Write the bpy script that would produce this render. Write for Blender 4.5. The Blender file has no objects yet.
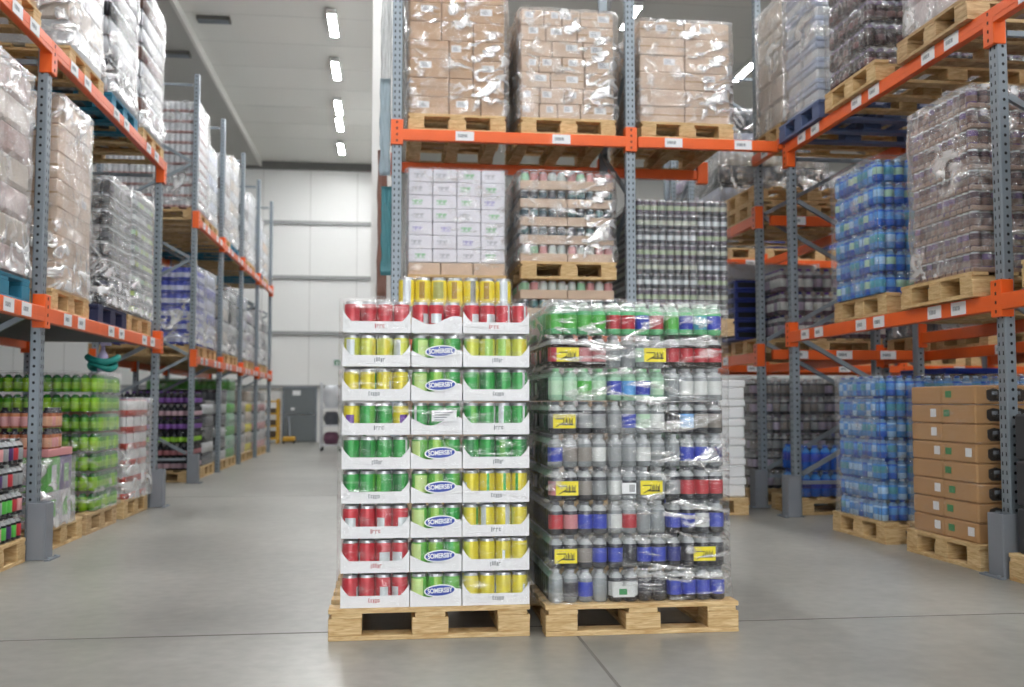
import bpy, bmesh, math, random
from mathutils import Vector, Matrix, noise
PI = math.pi
random.seed(7)
C = bpy.context.scene.collection
ORD = ['first', 'second', 'third', 'fourth', 'fifth', 'sixth', 'seventh', 'eighth', 'ninth', 'tenth', 'eleventh', 'twelfth', 'thirteenth']

# ------------------------------------------------------------------ materials
MATS = {}
def lin(c):
    return tuple((x / 12.92 if x <= .04045 else ((x + .055) / 1.055) ** 2.4) for x in c)
def hexc(h):
    return lin(tuple(int(h[i:i + 2], 16) / 255 for i in (0, 2, 4)))
def mat(name, col, rough=.5, metal=0., var=.06, scale=9., spec=.5, trans=0., coat=0., bump=0., bscale=40.):
    if name in MATS: return MATS[name]
    m = bpy.data.materials.new(name); m.use_nodes = True
    nt = m.node_tree; b = nt.nodes['Principled BSDF']
    c = hexc(col) if isinstance(col, str) else col
    tc = nt.nodes.new('ShaderNodeTexCoord'); nz = nt.nodes.new('ShaderNodeTexNoise')
    nz.inputs['Scale'].default_value = scale; nz.inputs['Detail'].default_value = 3
    nt.links.new(tc.outputs['Object'], nz.inputs['Vector'])
    mx = nt.nodes.new('ShaderNodeMix'); mx.data_type = 'RGBA'
    mx.inputs[6].default_value = (*[max(0, x * (1 - var)) for x in c], 1)
    mx.inputs[7].default_value = (*[min(1, x * (1 + var)) for x in c], 1)
    nt.links.new(nz.outputs['Fac'], mx.inputs[0]); nt.links.new(mx.outputs[2], b.inputs['Base Color'])
    b.inputs['Roughness'].default_value = rough; b.inputs['Metallic'].default_value = metal
    b.inputs['Specular IOR Level'].default_value = spec
    if trans: b.inputs['Transmission Weight'].default_value = trans
    if coat: b.inputs['Coat Weight'].default_value = coat
    if bump:
        n2 = nt.nodes.new('ShaderNodeTexNoise'); n2.inputs['Scale'].default_value = bscale
        nt.links.new(tc.outputs['Object'], n2.inputs['Vector'])
        bp = nt.nodes.new('ShaderNodeBump'); bp.inputs['Strength'].default_value = bump; bp.inputs['Distance'].default_value = .01
        nt.links.new(n2.outputs['Fac'], bp.inputs['Height']); nt.links.new(bp.outputs['Normal'], b.inputs['Normal'])
    MATS[name] = m; return m
def wood(name, c1, c2):
    m = bpy.data.materials.new(name); m.use_nodes = True; nt = m.node_tree; b = nt.nodes['Principled BSDF']
    tc = nt.nodes.new('ShaderNodeTexCoord'); mp = nt.nodes.new('ShaderNodeMapping')
    oi = nt.nodes.new('ShaderNodeObjectInfo'); nt.links.new(oi.outputs['Random'], mp.inputs['Location'])
    mp.inputs['Scale'].default_value = (5, 5, 40); nt.links.new(tc.outputs['Object'], mp.inputs['Vector'])
    nz = nt.nodes.new('ShaderNodeTexNoise'); nz.inputs['Scale'].default_value = 2.2; nz.inputs['Detail'].default_value = 6; nz.inputs['Distortion'].default_value = 1.2
    nt.links.new(mp.outputs['Vector'], nz.inputs['Vector'])
    r = nt.nodes.new('ShaderNodeValToRGB'); r.color_ramp.elements[0].position = .3; r.color_ramp.elements[1].position = .7
    r.color_ramp.elements[0].color = (*hexc(c1), 1); r.color_ramp.elements[1].color = (*hexc(c2), 1)
    nt.links.new(nz.outputs['Fac'], r.inputs[0])
    mx = nt.nodes.new('ShaderNodeMix'); mx.data_type = 'RGBA'; mx.blend_type = 'MULTIPLY'; mx.inputs[0].default_value = .35
    hv = nt.nodes.new('ShaderNodeValToRGB'); hv.color_ramp.elements[0].color = (.6, .55, .45, 1); hv.color_ramp.elements[1].color = (1, 1, 1, 1)
    nt.links.new(oi.outputs['Random'], hv.inputs[0]); nt.links.new(r.outputs[0], mx.inputs[6]); nt.links.new(hv.outputs[0], mx.inputs[7])
    nt.links.new(mx.outputs[2], b.inputs['Base Color']); b.inputs['Roughness'].default_value = .7
    MATS[name] = m; return m
def film(name, base=.04, wr=.3, tint=(1, 1, 1), rough=.2, sc=(6, 6, 14), bump=.6, face=.5, milk=.35, thr=(.5, .66), rot=(.5, .5, 0)):
    """thin plastic: mostly see-through, glossy; layered folds are milky, whitened further to paint in glints"""
    m = bpy.data.materials.new(name); m.use_nodes = True; nt = m.node_tree; N = nt.nodes; L = nt.links
    for n in list(N): N.remove(n)
    out = N.new('ShaderNodeOutputMaterial'); mix = N.new('ShaderNodeMixShader'); tr = N.new('ShaderNodeBsdfTransparent')
    tr.inputs[0].default_value = (*tint, 1)
    g = N.new('ShaderNodeBsdfGlossy'); g.inputs['Color'].default_value = (1, 1, 1, 1); g.inputs['Roughness'].default_value = rough
    d = N.new('ShaderNodeBsdfDiffuse'); d.inputs['Color'].default_value = (.92, .93, .94, 1)
    ms = N.new('ShaderNodeMixShader'); ms.inputs[0].default_value = milk; L.new(g.outputs[0], ms.inputs[1]); L.new(d.outputs[0], ms.inputs[2])
    tc = N.new('ShaderNodeTexCoord'); mp = N.new('ShaderNodeMapping'); mp.inputs['Scale'].default_value = sc; mp.inputs['Rotation'].default_value = rot
    L.new(tc.outputs['Object'], mp.inputs[0])
    nz = N.new('ShaderNodeTexNoise'); nz.inputs['Scale'].default_value = 1.; nz.inputs['Detail'].default_value = 3; nz.inputs['Distortion'].default_value = 1.8; nz.inputs['Roughness'].default_value = .5
    L.new(mp.outputs[0], nz.inputs['Vector'])
    n2 = N.new('ShaderNodeTexNoise'); n2.inputs['Scale'].default_value = 1.9; n2.inputs['Detail'].default_value = 1; L.new(tc.outputs['Object'], n2.inputs['Vector'])
    bp = N.new('ShaderNodeBump'); bp.inputs['Strength'].default_value = bump; bp.inputs['Distance'].default_value = .08
    L.new(nz.outputs['Fac'], bp.inputs['Height']); L.new(bp.outputs['Normal'], g.inputs['Normal'])
    lw = N.new('ShaderNodeLayerWeight'); lw.inputs[0].default_value = .25
    # sharp-edged fold mask that paints glints white, patchy over the sheet
    mr = N.new('ShaderNodeMapRange'); mr.inputs[1].default_value = thr[0]; mr.inputs[2].default_value = thr[1]; mr.inputs[3].default_value = 0; mr.inputs[4].default_value = wr
    L.new(nz.outputs['Fac'], mr.inputs[0])
    m3 = N.new('ShaderNodeMapRange'); m3.inputs[1].default_value = .4; m3.inputs[2].default_value = .62; m3.inputs[3].default_value = .12; m3.inputs[4].default_value = 1; L.new(n2.outputs['Fac'], m3.inputs[0])
    mm = N.new('ShaderNodeMath'); mm.operation = 'MULTIPLY'; L.new(mr.outputs[0], mm.inputs[0]); L.new(m3.outputs[0], mm.inputs[1])
    a = N.new('ShaderNodeMath'); a.operation = 'ADD'; L.new(mm.outputs[0], a.inputs[0]); a.inputs[1].default_value = base
    m2 = N.new('ShaderNodeMath'); m2.operation = 'MULTIPLY'; m2.inputs[1].default_value = face; L.new(lw.outputs['Facing'], m2.inputs[0])
    a2 = N.new('ShaderNodeMath'); a2.operation = 'ADD'; a2.use_clamp = True; L.new(a.outputs[0], a2.inputs[0]); L.new(m2.outputs[0], a2.inputs[1])
    L.new(a2.outputs[0], mix.inputs[0]); L.new(tr.outputs[0], mix.inputs[1]); L.new(ms.outputs[0], mix.inputs[2]); L.new(mix.outputs[0], out.inputs[0])
    MATS[name] = m; return m
def clear_plastic(name, col, op):
    m = bpy.data.materials.new(name); m.use_nodes = True; nt = m.node_tree; N = nt.nodes; L = nt.links
    p = N['Principled BSDF']; out = N['Material Output']; mix = N.new('ShaderNodeMixShader'); tr = N.new('ShaderNodeBsdfTransparent')
    p.inputs['Base Color'].default_value = (*hexc(col), 1); p.inputs['Roughness'].default_value = .1; mix.inputs[0].default_value = op
    L.new(tr.outputs[0], mix.inputs[1]); L.new(p.outputs[0], mix.inputs[2]); L.new(mix.outputs[0], out.inputs[0]); MATS[name] = m; return m
def emis(name, col, s):
    m = bpy.data.materials.new(name); m.use_nodes = True; b = m.node_tree.nodes['Principled BSDF']
    b.inputs['Base Color'].default_value = (.9, .9, .9, 1); b.inputs['Emission Color'].default_value = (*col, 1); b.inputs['Emission Strength'].default_value = s
    MATS[name] = m; return m

W_PAL = wood('pallet_wood', 'bf9862', 'e9cf9f')
W_PAL2 = wood('aged_pallet_wood', 'a5845a', 'd8bc92')
PAL_TEAL = mat('teal_paint', '2c7f9c', .6, var=.2)
PAL_NAVY = mat('navy_paint', '2b3154', .6, var=.2)
PAL_GREYBLUE = mat('greyblue_paint', '5c6c92', .6, var=.2)
FILM = film('stretch_film', .015, .5, sc=(5, 5, 10), rough=.17, bump=.8, face=.35)
FILM_FRONT = film('crumpled_film', .015, .65, sc=(3.5, 3.5, 16), rough=.09, bump=.9, face=.2, thr=(.53, .6), rot=(.3, .3, 0))
FILM_SOFT = film('light_stretch_film', .01, .3, rough=.16, sc=(2.5, 2.5, 22), bump=.6, face=.2, thr=(.56, .68), rot=(.1, .1, 0))
FILM_THICK = film('thick_stretch_film', .06, .85, sc=(5, 5, 6), rough=.19, bump=1., face=.55, milk=.35, thr=(.475, .57))
FILM_PACK = film('shrink_film', .01, .1, rough=.1, sc=(14, 14, 20), bump=.3, face=.3)
FILM_BLUE = film('blue_shrink_film', .02, .12, tint=(.85, .93, 1), rough=.1, sc=(14, 14, 20), bump=.3, face=.3)
STEEL = mat('galvanised_steel', '8d979f', .42, .35, var=.12, scale=30)
STEEL_D = mat('grey_painted_steel', '7d848c', .5, 0, var=.1)
HOLE = mat('slot_black', '14161a', .8)
ORANGE = mat('rack_orange', 'ee6420', .42, var=.08, coat=.2)
PLATE = mat('label_white', 'e9eaec', .5, var=.02)
PRINT = mat('print_grey', '6f757c', .6)
PRINT_R = mat('print_red', 'c24048', .6)
PRINT_G = mat('print_green', '6da37c', .6)
PRINT_B = mat('print_blue', '3c4c9a', .6)
PRINT_K = mat('print_black', '2a2b2c', .6)
GUARD = mat('guard_grey', '82868d', .5, var=.08)
KRAFT = mat('kraft_card', 'c09f80', .8, var=.08, scale=5, bump=.08)
KRAFT_L = mat('pale_kraft_card', 'd0b8a2', .8, var=.08, scale=5, bump=.08)
KRAFT_D = mat('dark_kraft_card', 'b68c5e', .8, var=.1, scale=5)
TAPE = mat('brown_tape', 'ab8a62', .35, var=.03)
WHITECARD = mat('white_card', 'eeeef0', .55, var=.03)
ALU = mat('aluminium', 'c9ccd0', .28, .9, var=.05)
GREENPR = mat('green_square_print', '3f8a55', .6)

# ------------------------------------------------------------------ mesh helpers
class MB:
    def __init__(s): s.v, s.f, s.m, s.mats, s.sm = [], [], [], [], []
    def mi(s, m):
        if m not in s.mats: s.mats.append(m)
        return s.mats.index(m)
    def face(s, idx, m, smooth=False): s.f.append(idx); s.m.append(s.mi(m)); s.sm.append(smooth)
    def quad(s, pts, m):
        b = len(s.v); s.v += [tuple(p) for p in pts]; s.face(tuple(range(b, b + len(pts))), m)
    def box(s, x0, x1, y0, y1, z0, z1, m, bev=0.):
        if bev:
            # chamfered box: three inset rings per axis
            X, Y, Z, B = (x0, x1), (y0, y1), (z0, z1), bev
            idx = {}
            for ix in (0, 1):
                for iy in (0, 1):
                    for iz in (0, 1):
                        sx, sy, sz = 1 - 2 * ix, 1 - 2 * iy, 1 - 2 * iz
                        for a in range(3):
                            p = [X[ix], Y[iy], Z[iz]]
                            for q, sg in enumerate((sx, sy, sz)):
                                if q != a: p[q] += sg * B
                            idx[ix, iy, iz, a] = len(s.v); s.v.append(tuple(p))
            def F(*k): s.face(tuple(idx[q] for q in k), m)
            for a in range(3):
                o = [q for q in range(3) if q != a]
                for e in (0, 1):
                    ring = []
                    for (p, q) in ((0, 0), (1, 0), (1, 1), (0, 1)):
                        c = [0, 0, 0]; c[a] = e; c[o[0]] = p; c[o[1]] = q; ring.append((*c, a))
                    flip = (e == 0) != (a == 1)
                    F(*(ring[::-1] if flip else ring))
            for a in range(3):
                o = [q for q in range(3) if q != a]
                for p in (0, 1):
                    for q in (0, 1):
                        c0 = [0, 0, 0]; c0[a] = 0; c0[o[0]] = p; c0[o[1]] = q
                        c1 = list(c0); c1[a] = 1
                        r = [(*c0, o[0]), (*c1, o[0]), (*c1, o[1]), (*c0, o[1])]
                        F(*(r if ((p + q) % 2 == (1 if a != 1 else 0)) else r[::-1]))
            for ix in (0, 1):
                for iy in (0, 1):
                    for iz in (0, 1):
                        t = [(ix, iy, iz, 0), (ix, iy, iz, 1), (ix, iy, iz, 2)]
                        F(*(t if (ix + iy + iz) % 2 == 1 else t[::-1]))
            return
        b = len(s.v)
        s.v += [(x0, y0, z0), (x1, y0, z0), (x1, y1, z0), (x0, y1, z0), (x0, y0, z1), (x1, y0, z1), (x1, y1, z1), (x0, y1, z1)]
        for q in ((0, 3, 2, 1), (4, 5, 6, 7), (0, 1, 5, 4), (1, 2, 6, 5), (2, 3, 7, 6), (3, 0, 4, 7)): s.face(tuple(b + i for i in q), m)
    def bar(s, p0, p1, w, h, m, up=(0, 0, 1)):
        p0, p1 = Vector(p0), Vector(p1); d = (p1 - p0).normalized(); u = Vector(up)
        if abs(d.dot(u)) > .99: u = Vector((1, 0, 0))
        r = d.cross(u).normalized() * w / 2; u = r.cross(d).normalized() * h / 2
        b = len(s.v)
        for p in (p0, p1):
            for a, c in ((-1, -1), (1, -1), (1, 1), (-1, 1)): s.v.append(tuple(p + r * a + u * c))
        for q in ((0, 1, 2, 3), (7, 6, 5, 4), (0, 4, 5, 1), (1, 5, 6, 2), (2, 6, 7, 3), (3, 7, 4, 0)): s.face(tuple(b + i for i in q), m)
    def lathe(s, prof, seg, x=0, y=0, z=0, panel=None, sq=0.):
        """prof: (r, z, material of the ring above); panel: (z0, z1, a0, a1, mat)"""
        b = len(s.v); n = len(prof)
        for (r, h, _) in prof:
            for k in range(seg):
                a = 2 * PI * k / seg; s.v.append((x + r * math.cos(a), y + r * math.sin(a), z + h))
        for i in range(n - 1):
            for k in range(seg):
                k2 = (k + 1) % seg; mm = prof[i][2]
                if panel:
                    zc = (prof[i][1] + prof[i + 1][1]) / 2; a = (k + .5) / seg
                    if panel[0] < zc < panel[1] and panel[2] < a < panel[3]: mm = panel[4]
                s.face((b + i * seg + k, b + i * seg + k2, b + (i + 1) * seg + k2, b + (i + 1) * seg + k), mm, True)
        s.face(tuple(b + k for k in range(seg))[::-1], prof[0][2])
        s.face(tuple(b + (n - 1) * seg + k for k in range(seg)), prof[-1][2])
    def mesh(s, name):
        me = bpy.data.meshes.new(name); me.from_pydata(s.v, [], s.f)
        for m in s.mats: me.materials.append(m)
        me.polygons.foreach_set('material_index', s.m); me.polygons.foreach_set('use_smooth', s.sm)
        me.update(); return me
def link(name, me, parent=None, loc=(0, 0, 0), rz=0., label=None, scale=None):
    o = bpy.data.objects.new(name, me); C.objects.link(o)
    if parent is not None: o.parent = parent
    o.location = loc; o.rotation_euler = (0, 0, rz)
    if scale: o.scale = scale
    if label: o['label'] = label
    return o
USED = {}
def tag(o, label, cat, group=None, kind=None):
    n = len(label.replace(',', ' ').replace('-', '_').split())
    if n > 16 or n < 4: print('LABEL WORDS', n, label)
    if label in USED and not group: print('DUP LABEL', label)
    USED[label] = 1
    o['label'] = label; o['category'] = cat
    if group: o['group'] = group
    if kind: o['kind'] = kind
    return o
def thing(name, label, cat, loc=(0, 0, 0), rz=0., group=None):
    return tag(link(name, None, None, loc, rz), label, cat, group)
def struct(name, me, loc=(0, 0, 0), parent=None):
    o = link(name, me, parent, loc)
    o['kind'] = 'structure'
    return o
CACHE = {}
def cached(key, fn):
    if key not in CACHE: CACHE[key] = fn()
    return CACHE[key]
def boxmesh(name, dx, dy, dz, m, bev=0., origin='c'):
    b = MB(); z0 = -dz / 2 if origin == 'c' else 0
    b.box(-dx / 2, dx / 2, -dy / 2, dy / 2, z0, z0 + dz, m, bev); return b.mesh(name)

# ------------------------------------------------------------------ room
def concrete():
    m = bpy.data.materials.new('polished_concrete'); m.use_nodes = True; nt = m.node_tree; N = nt.nodes; L = nt.links; b = N['Principled BSDF']
    tc = N.new('ShaderNodeTexCoord')
    n1 = N.new('ShaderNodeTexNoise'); n1.inputs['Scale'].default_value = .5; n1.inputs['Detail'].default_value = 4; n1.inputs['Roughness'].default_value = .6
    n2 = N.new('ShaderNodeTexNoise'); n2.inputs['Scale'].default_value = 14; n2.inputs['Detail'].default_value = 6
    L.new(tc.outputs['Object'], n1.inputs['Vector']); L.new(tc.outputs['Object'], n2.inputs['Vector'])
    r = N.new('ShaderNodeValToRGB'); r.color_ramp.elements[0].position = .3; r.color_ramp.elements[1].position = .72
    r.color_ramp.elements[0].color = (*hexc('7f7e78'), 1); r.color_ramp.elements[1].color = (*hexc('a5a49d'), 1); L.new(n1.outputs['Fac'], r.inputs[0])
    mx = N.new('ShaderNodeMix'); mx.data_type = 'RGBA'; mx.blend_type = 'OVERLAY'; mx.inputs[0].default_value = .25
    L.new(r.outputs[0], mx.inputs[6]); L.new(n2.outputs['Fac'], mx.inputs[7]); L.new(mx.outputs[2], b.inputs['Base Color'])
    mr = N.new('ShaderNodeMapRange'); mr.inputs[3].default_value = .285; mr.inputs[4].default_value = .4; L.new(n1.outputs['Fac'], mr.inputs[0]); L.new(mr.outputs[0], b.inputs['Roughness'])
    bp = N.new('ShaderNodeBump'); bp.inputs['Strength'].default_value = .05; L.new(n2.outputs['Fac'], bp.inputs['Height']); L.new(bp.outputs[0], b.inputs['Normal'])
    return m
XL, XR, YN, YF, ZC = -9.5, 13., -9., 25., 6.9
b = MB(); b.box(XL, XR, YN, YF, -.2, 0, concrete()); struct('floor', b.mesh('floor'))
JOINT = mat('joint_filler', '6f6c67', .8)
for i, (x0, x1, y0, y1) in enumerate(((XL, XR, 4.2, 4.213), (.75, .762, YN, 4.2), (XL, XR, -2.0, -1.985), (XL, XR, 10.4, 10.415), (XL, XR, 16.6, 16.615))):
    b = MB(); b.box(x0, x1, y0, y1, -.004, .0008, JOINT); struct('trim_%d' % (i + 1), b.mesh('floor_joint'))
WALLW = mat('wall_panel_white', 'ececea', .55, var=.03, scale=.6)
WALLG = mat('wall_rail_grey', '9a9c9c', .5)
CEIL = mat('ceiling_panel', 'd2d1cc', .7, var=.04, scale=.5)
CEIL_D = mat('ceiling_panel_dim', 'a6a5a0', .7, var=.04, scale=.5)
SEAM = mat('seam_grey', 'bab9b5', .7)
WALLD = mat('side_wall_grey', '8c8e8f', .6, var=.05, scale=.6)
def wall(name, x0, x1, y0, y1, m=None):
    b = MB(); b.box(x0, x1, y0, y1, 0, ZC, m or WALLW); return struct(name, b.mesh(name))
b = MB(); b.box(XL, XR, YF, YF + .2, 0, ZC, WALLW)
for k in range(20):
    x = XL + .6 + k * 1.15
    b.box(x, x + .012, YF - .002, YF, 0, ZC, SEAM)
struct('wall_back', b.mesh('wall_back'))
b = MB()
FILL_OPENINGS = [(-4.4, -.6), (1.2, 5.0)]  # unseen openings, added so daylight brightens the front stacks
xs = [XL] + [q for d_ in FILL_OPENINGS for q in d_] + [XR]
for k in range(0, len(xs), 2): b.box(xs[k], xs[k + 1], YN - .2, YN, 0, ZC, WALLD)
for a_, c_ in FILL_OPENINGS: b.box(a_, c_, YN - .2, YN, 4.2, ZC, WALLD)
struct('wall_front', b.mesh('wall_front'))
for n, (a_, c_) in enumerate(FILL_OPENINGS):
    b = MB(); b.box(a_ - .12, a_, YN + .001, YN + .06, 0, 4.32, STEEL_D); b.box(c_, c_ + .12, YN + .001, YN + .06, 0, 4.32, STEEL_D); b.box(a_, c_, YN + .001, YN + .06, 4.2, 4.32, STEEL_D)
    struct('trim_%d' % (20 + n), b.mesh('fill_opening_frame'))
wall('wall_left', XL - .2, XL, YN, YF, WALLD); wall('wall_right', XR, XR + .2, YN, YF, WALLD)
b = MB(); b.box(-.22, .0, 11., YF, 0, ZC, WALLW); struct('wall_partition', b.mesh('wall_partition'))
b = MB(); b.box(-3.2, XR, YN, YF, ZC, ZC + .2, CEIL)
for k in range(27):
    b.box(-3.2, XR, YN + 1.2 * k + .4, YN + 1.2 * k + .412, ZC - .003, ZC, SEAM)
struct('ceiling', b.mesh('ceiling'))
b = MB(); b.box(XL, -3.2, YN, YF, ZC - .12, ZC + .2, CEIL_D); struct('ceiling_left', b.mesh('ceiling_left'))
b = MB(); b.box(-3.22, -3.17, YN, YF - .02, ZC - .14, ZC, CEIL); struct('beam_ceiling', b.mesh('ceiling_beam'))
b = MB(); b.box(XL, XR, YF - .16, YF - .003, ZC - .17, ZC - .001, mat('dark_trim', '62625f', .6)); struct('trim_10', b.mesh('trim'))
for i, z in enumerate((5.42, 4.06, 2.68, 1.36)):
    b = MB()
    b.box(XL, -.23, YF - .07, YF - .003, z - .05, z + .03, WALLG); struct('trim_%d' % (11 + i), b.mesh('trim'))
# far door
DOORG = mat('door_grey', '6d7376', .5, var=.05)
d = link('door_1', None, None, (-2.19, YF - .09, 0)); d['kind'] = 'structure'
b = MB(); b.box(-.37, .37, 0, .05, .01, .66, DOORG, .008); b.box(-.37, .37, 0, .05, .675, 1.31, DOORG, .008); o = link('door_leaf', b.mesh('door_leaf'), d)
b = MB(); b.box(-.41, -.371, -.01, .07, 0, 1.35, STEEL_D); b.box(.371, .41, -.01, .07, 0, 1.35, STEEL_D); b.box(-.41, .41, -.01, .07, 1.311, 1.35, STEEL_D); link('door_frame', b.mesh('door_frame'), d)
b = MB(); b.box(-.17, .02, -.008, -.001, 1.14, 1.26, PLATE); link('door_sign', b.mesh('door_sign'), d, label='white paper notice on the grey door')
b = MB(); b.box(-.21, -.12, -.008, -.001, .78, .84, PLATE); link('door_sticker', b.mesh('door_sticker'), d)
b = MB(); b.box(.26, .3, -.04, -.001, .62, .72, STEEL, .006); link('door_handle', b.mesh('door_handle'), d)

# ------------------------------------------------------------------ ceiling lights
LIGHT = emis('led_strip', (.98, .99, 1), 120)
HOUS = mat('lamp_housing', 'd9d9d6', .4)
def lamp_meshes():
    a = MB(); a.box(-.075, .075, -.49, .49, .002, .075, HOUS, .001)
    c = MB(); c.box(-.055, .055, -.46, .46, 0, .0021, LIGHT)
    r = MB(); r.box(-.03, .03, -.4, .4, .075, .1, STEEL)
    return a.mesh('housing'), c.mesh('diffuser'), r.mesh('hanger')
hm, dm, rm = lamp_meshes()
rows = [(-1.06, [-6.5, -4.2, -1.9, .4, 2.7, 5.0, 7.2, 9.4, 11.5, 13.4, 15.45, 17.6, 19.85, 21.05, 23.1], 'aisle row'), (3.6, [-5.5, -2.5, .5, 3.5, 6.2, 9., 11.8, 14.6, 17.4, 20.4], 'middle row'), (6.2, [-5, -1, 3., 6.9, 10.3, 13.5, 16.8, 20.], 'third row'), (10., [-4, 4, 12, 20], 'outer row'), (-6.3, [-4., 4., 12., 20.], 'row over the racks')]
for x, ys, nm in rows:
    for k, y in enumerate(ys):
        t = thing('ceiling_light', 'white LED strip light under ceiling, %s, %s from the far wall' % (nm, ORD[len(ys) - 1 - k] if len(ys) - 1 - k < 13 else ('fourteenth' if len(ys) - 1 - k == 13 else 'fifteenth')), 'light', (x if x != -1.06 else -.92 - .0315 * (y - 15.4), y, ZC - .101 if x > -3 else ZC - .221), 0, 'ceiling lights')
        link('housing', hm, t); link('diffuser', dm, t); link('hanger', rm, t)
b = MB(); b.box(-.25, .25, -.1, .1, -.06, 0, mat('vent_dark', '55534f', .6))
for k in range(5): b.box(-.23, .23, -.09 + k * .037, -.075 + k * .037, -.068, -.06, STEEL_D)
vm = b.mesh('ceiling_vent')
tag(link('ceiling_vent', vm, None, (-2.75, 15.6, ZC)), 'small dark slot vent in the white ceiling beside the beam', 'vent')
tag(link('ceiling_vent', vm, None, (-3.6, 16.9, ZC - .12)), 'small dark slot vent in the dim ceiling strip over the left racks', 'vent')

# ------------------------------------------------------------------ racks
def post_mesh(h, holes=True, w=.082, d=.062):
    def f():
        b = MB(); t = .006
        b.box(-w / 2, w / 2, -d / 2, d / 2, 0, h, STEEL, .006)
        if holes:
            n = int(h / .05)
            for k in range(n):
                z = .05 + k * .05
                for sx in (-.018, .018):
                    b.quad([(sx - .006, -d / 2 - .0008, z - .011), (sx + .006, -d / 2 - .0008, z - .011), (sx + .004, -d / 2 - .0008, z + .011), (sx - .004, -d / 2 - .0008, z + .011)], HOLE)
                for s in (-1, 1):
                    y = .002
                    q = [(s * (w / 2 + .0008), y + .009 * math.cos(PI / 3 * e_), z + .010 * math.sin(PI / 3 * e_)) for e_ in range(6)]
                    b.quad(q if s > 0 else q[::-1], HOLE)
        return b.mesh('upright_post')
    return cached(('post', h, holes), f)
def beam_mesh(L):
    def f():
        b = MB(); b.box(0, L, -.025, .025, -.09, 0, ORANGE, .004); b.box(.001, L - .001, -.027, -.024, -.058, -.032, ORANGE); return b.mesh('beam')
    return cached(('beam', round(L, 3)), f)
def conn_mesh():
    def f():
        b = MB(); b.box(-.05, .05, -.056, .02, -.13, .075, ORANGE, .004)
        for z in (-.1, -.05, 0, .05): b.box(-.006, .006, -.0575, -.055, z - .009, z + .009, HOLE)
        return b.mesh('beam_connector')
    return cached('conn', f)
def plate_mesh():
    def f():
        b = MB(); b.box(-.075, .075, -.003, 0, -.038, .038, PLATE)
        random.seed(3)
        x = -.055
        while x < .02:
            w = random.choice((.004, .006, .009)); b.quad([(x, -.0036, -.012), (x + w, -.0036, -.012), (x + w, -.0036, .014), (x, -.0036, .014)], PRINT); x += w + random.choice((.004, .006))
        return b.mesh('label_plate')
    return cached('plate', f)
def rack(name_label, origin, ang, bays, levels, h, depth=1.1, plates=2, deck=False):
    """u runs along the beams, v into the rack; front posts at v = 0"""
    t = thing('pallet_rack', name_label, 'rack', (*origin, 0), ang)
    us = [0]
    for L in bays: us.append(us[-1] + L)
    pm = post_mesh(h)
    bm_ = MB(); bm_.box(-.052, .052, -.045, .045, 0, .008, STEEL_D); foot = cached('foot', lambda: bm_.mesh('base_plate'))
    for i, u in enumerate(us):
        for v, rz in ((0, 0), (depth, PI)):
            p = link('upright_post', pm, t, (u, v, .008), rz); link('base_plate', foot, p, (0, 0, -.008))
        z, k = .35, 0
        br = MB(); brn = 0
        while z + .55 < h:
            a, c = (0.05, depth - .05) if k % 2 == 0 else (depth - .05, 0.05)
            bb = MB(); bb.bar((0, a, 0), (0, c, .55), .035, .028, STEEL, up=(1, 0, 0))
            link('diagonal_brace', cached(('brace', k % 2, depth), lambda: bb.mesh('diagonal_brace')), t, (u, 0, z)); z += .58; k += 1
        for z in (.28, h - .12):
            bb = MB(); bb.bar((0, .05, 0), (0, depth - .05, 0), .03, .03, STEEL)
            link('cross_brace', cached(('cross', depth), lambda: bb.mesh('cross_brace')), t, (u, 0, z))
    for i, L in enumerate(bays):
        lv = levels[i] if isinstance(levels[0], (list, tuple)) else levels
        for z in lv:
            for v, rz in ((-.03, 0), (depth + .03, PI)):
                bl = L - .02
                o = link('beam', beam_mesh(bl), t, (us[i] + .01, v, z - .003) if rz == 0 else (us[i] + .01 + bl, v, z - .003), rz)
                n = plates if L > 1.3 else 1
                for q in range(n):
                    uu = bl * (q + .5) / n + ((-.11 if q % 2 else .11) if n > 4 else (-.1 if q % 2 else .06))
                    link('label_plate', plate_mesh(), o, (uu, -.0275, -.045))
                for e in (us[i], us[i + 1]):
                    pass
    for i, u in enumerate(us):
        zs = set()
        for q in (i - 1, i):
            if 0 <= q < len(bays): zs |= set(levels[q] if isinstance(levels[0], (list, tuple)) else levels)
        for z in zs:
            for v, rz in ((0, 0), (depth, PI)): link('beam_connector', conn_mesh(), t, (u, v, z - (.08 if z > h - .3 else 0)), rz)
    if deck:
        b = MB(); b.box(.06, bays[-1] - .06, .03, depth - .03, -.014, 0, mat('deck_grey', '5d605f', .6))
        link('shelf_deck', b.mesh('shelf_deck'), t, (us[-2], 0, levels[0] - .02))
    return t
def guard(label, x, y, ang):
    def f():
        b = MB(); w, d, h, t = .135, .1, .34, .008
        b.box(-w / 2, w / 2, -d / 2 - .03, -d / 2 - .03 + t, 0, h, GUARD, .003)
        b.box(-w / 2, -w / 2 + t, -d / 2 - .022, d / 2 - .02, .001, h, GUARD, .003); b.box(w / 2 - t, w / 2, -d / 2 - .022, d / 2 - .02, .001, h, GUARD, .003)
        return b.mesh('guard_body')
    t = thing('post_guard', label, 'guard', (x, y, 0), ang)
    link('guard_shell', cached('guard', f), t)
    def g():
        b = MB(); b.box(-.1, .1, -.115, -.087, 0, .01, STEEL_D)
        for s in (-.06, .06): b.lathe([(.01, .009, STEEL), (.01, .018, STEEL)], 8, s, -.1)
        return b.mesh('floor_flange')
    link('floor_flange', cached('flange', g), t)
LV = [1.5, 3.15]
XA, XR_ = -2.12, 3.27
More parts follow.
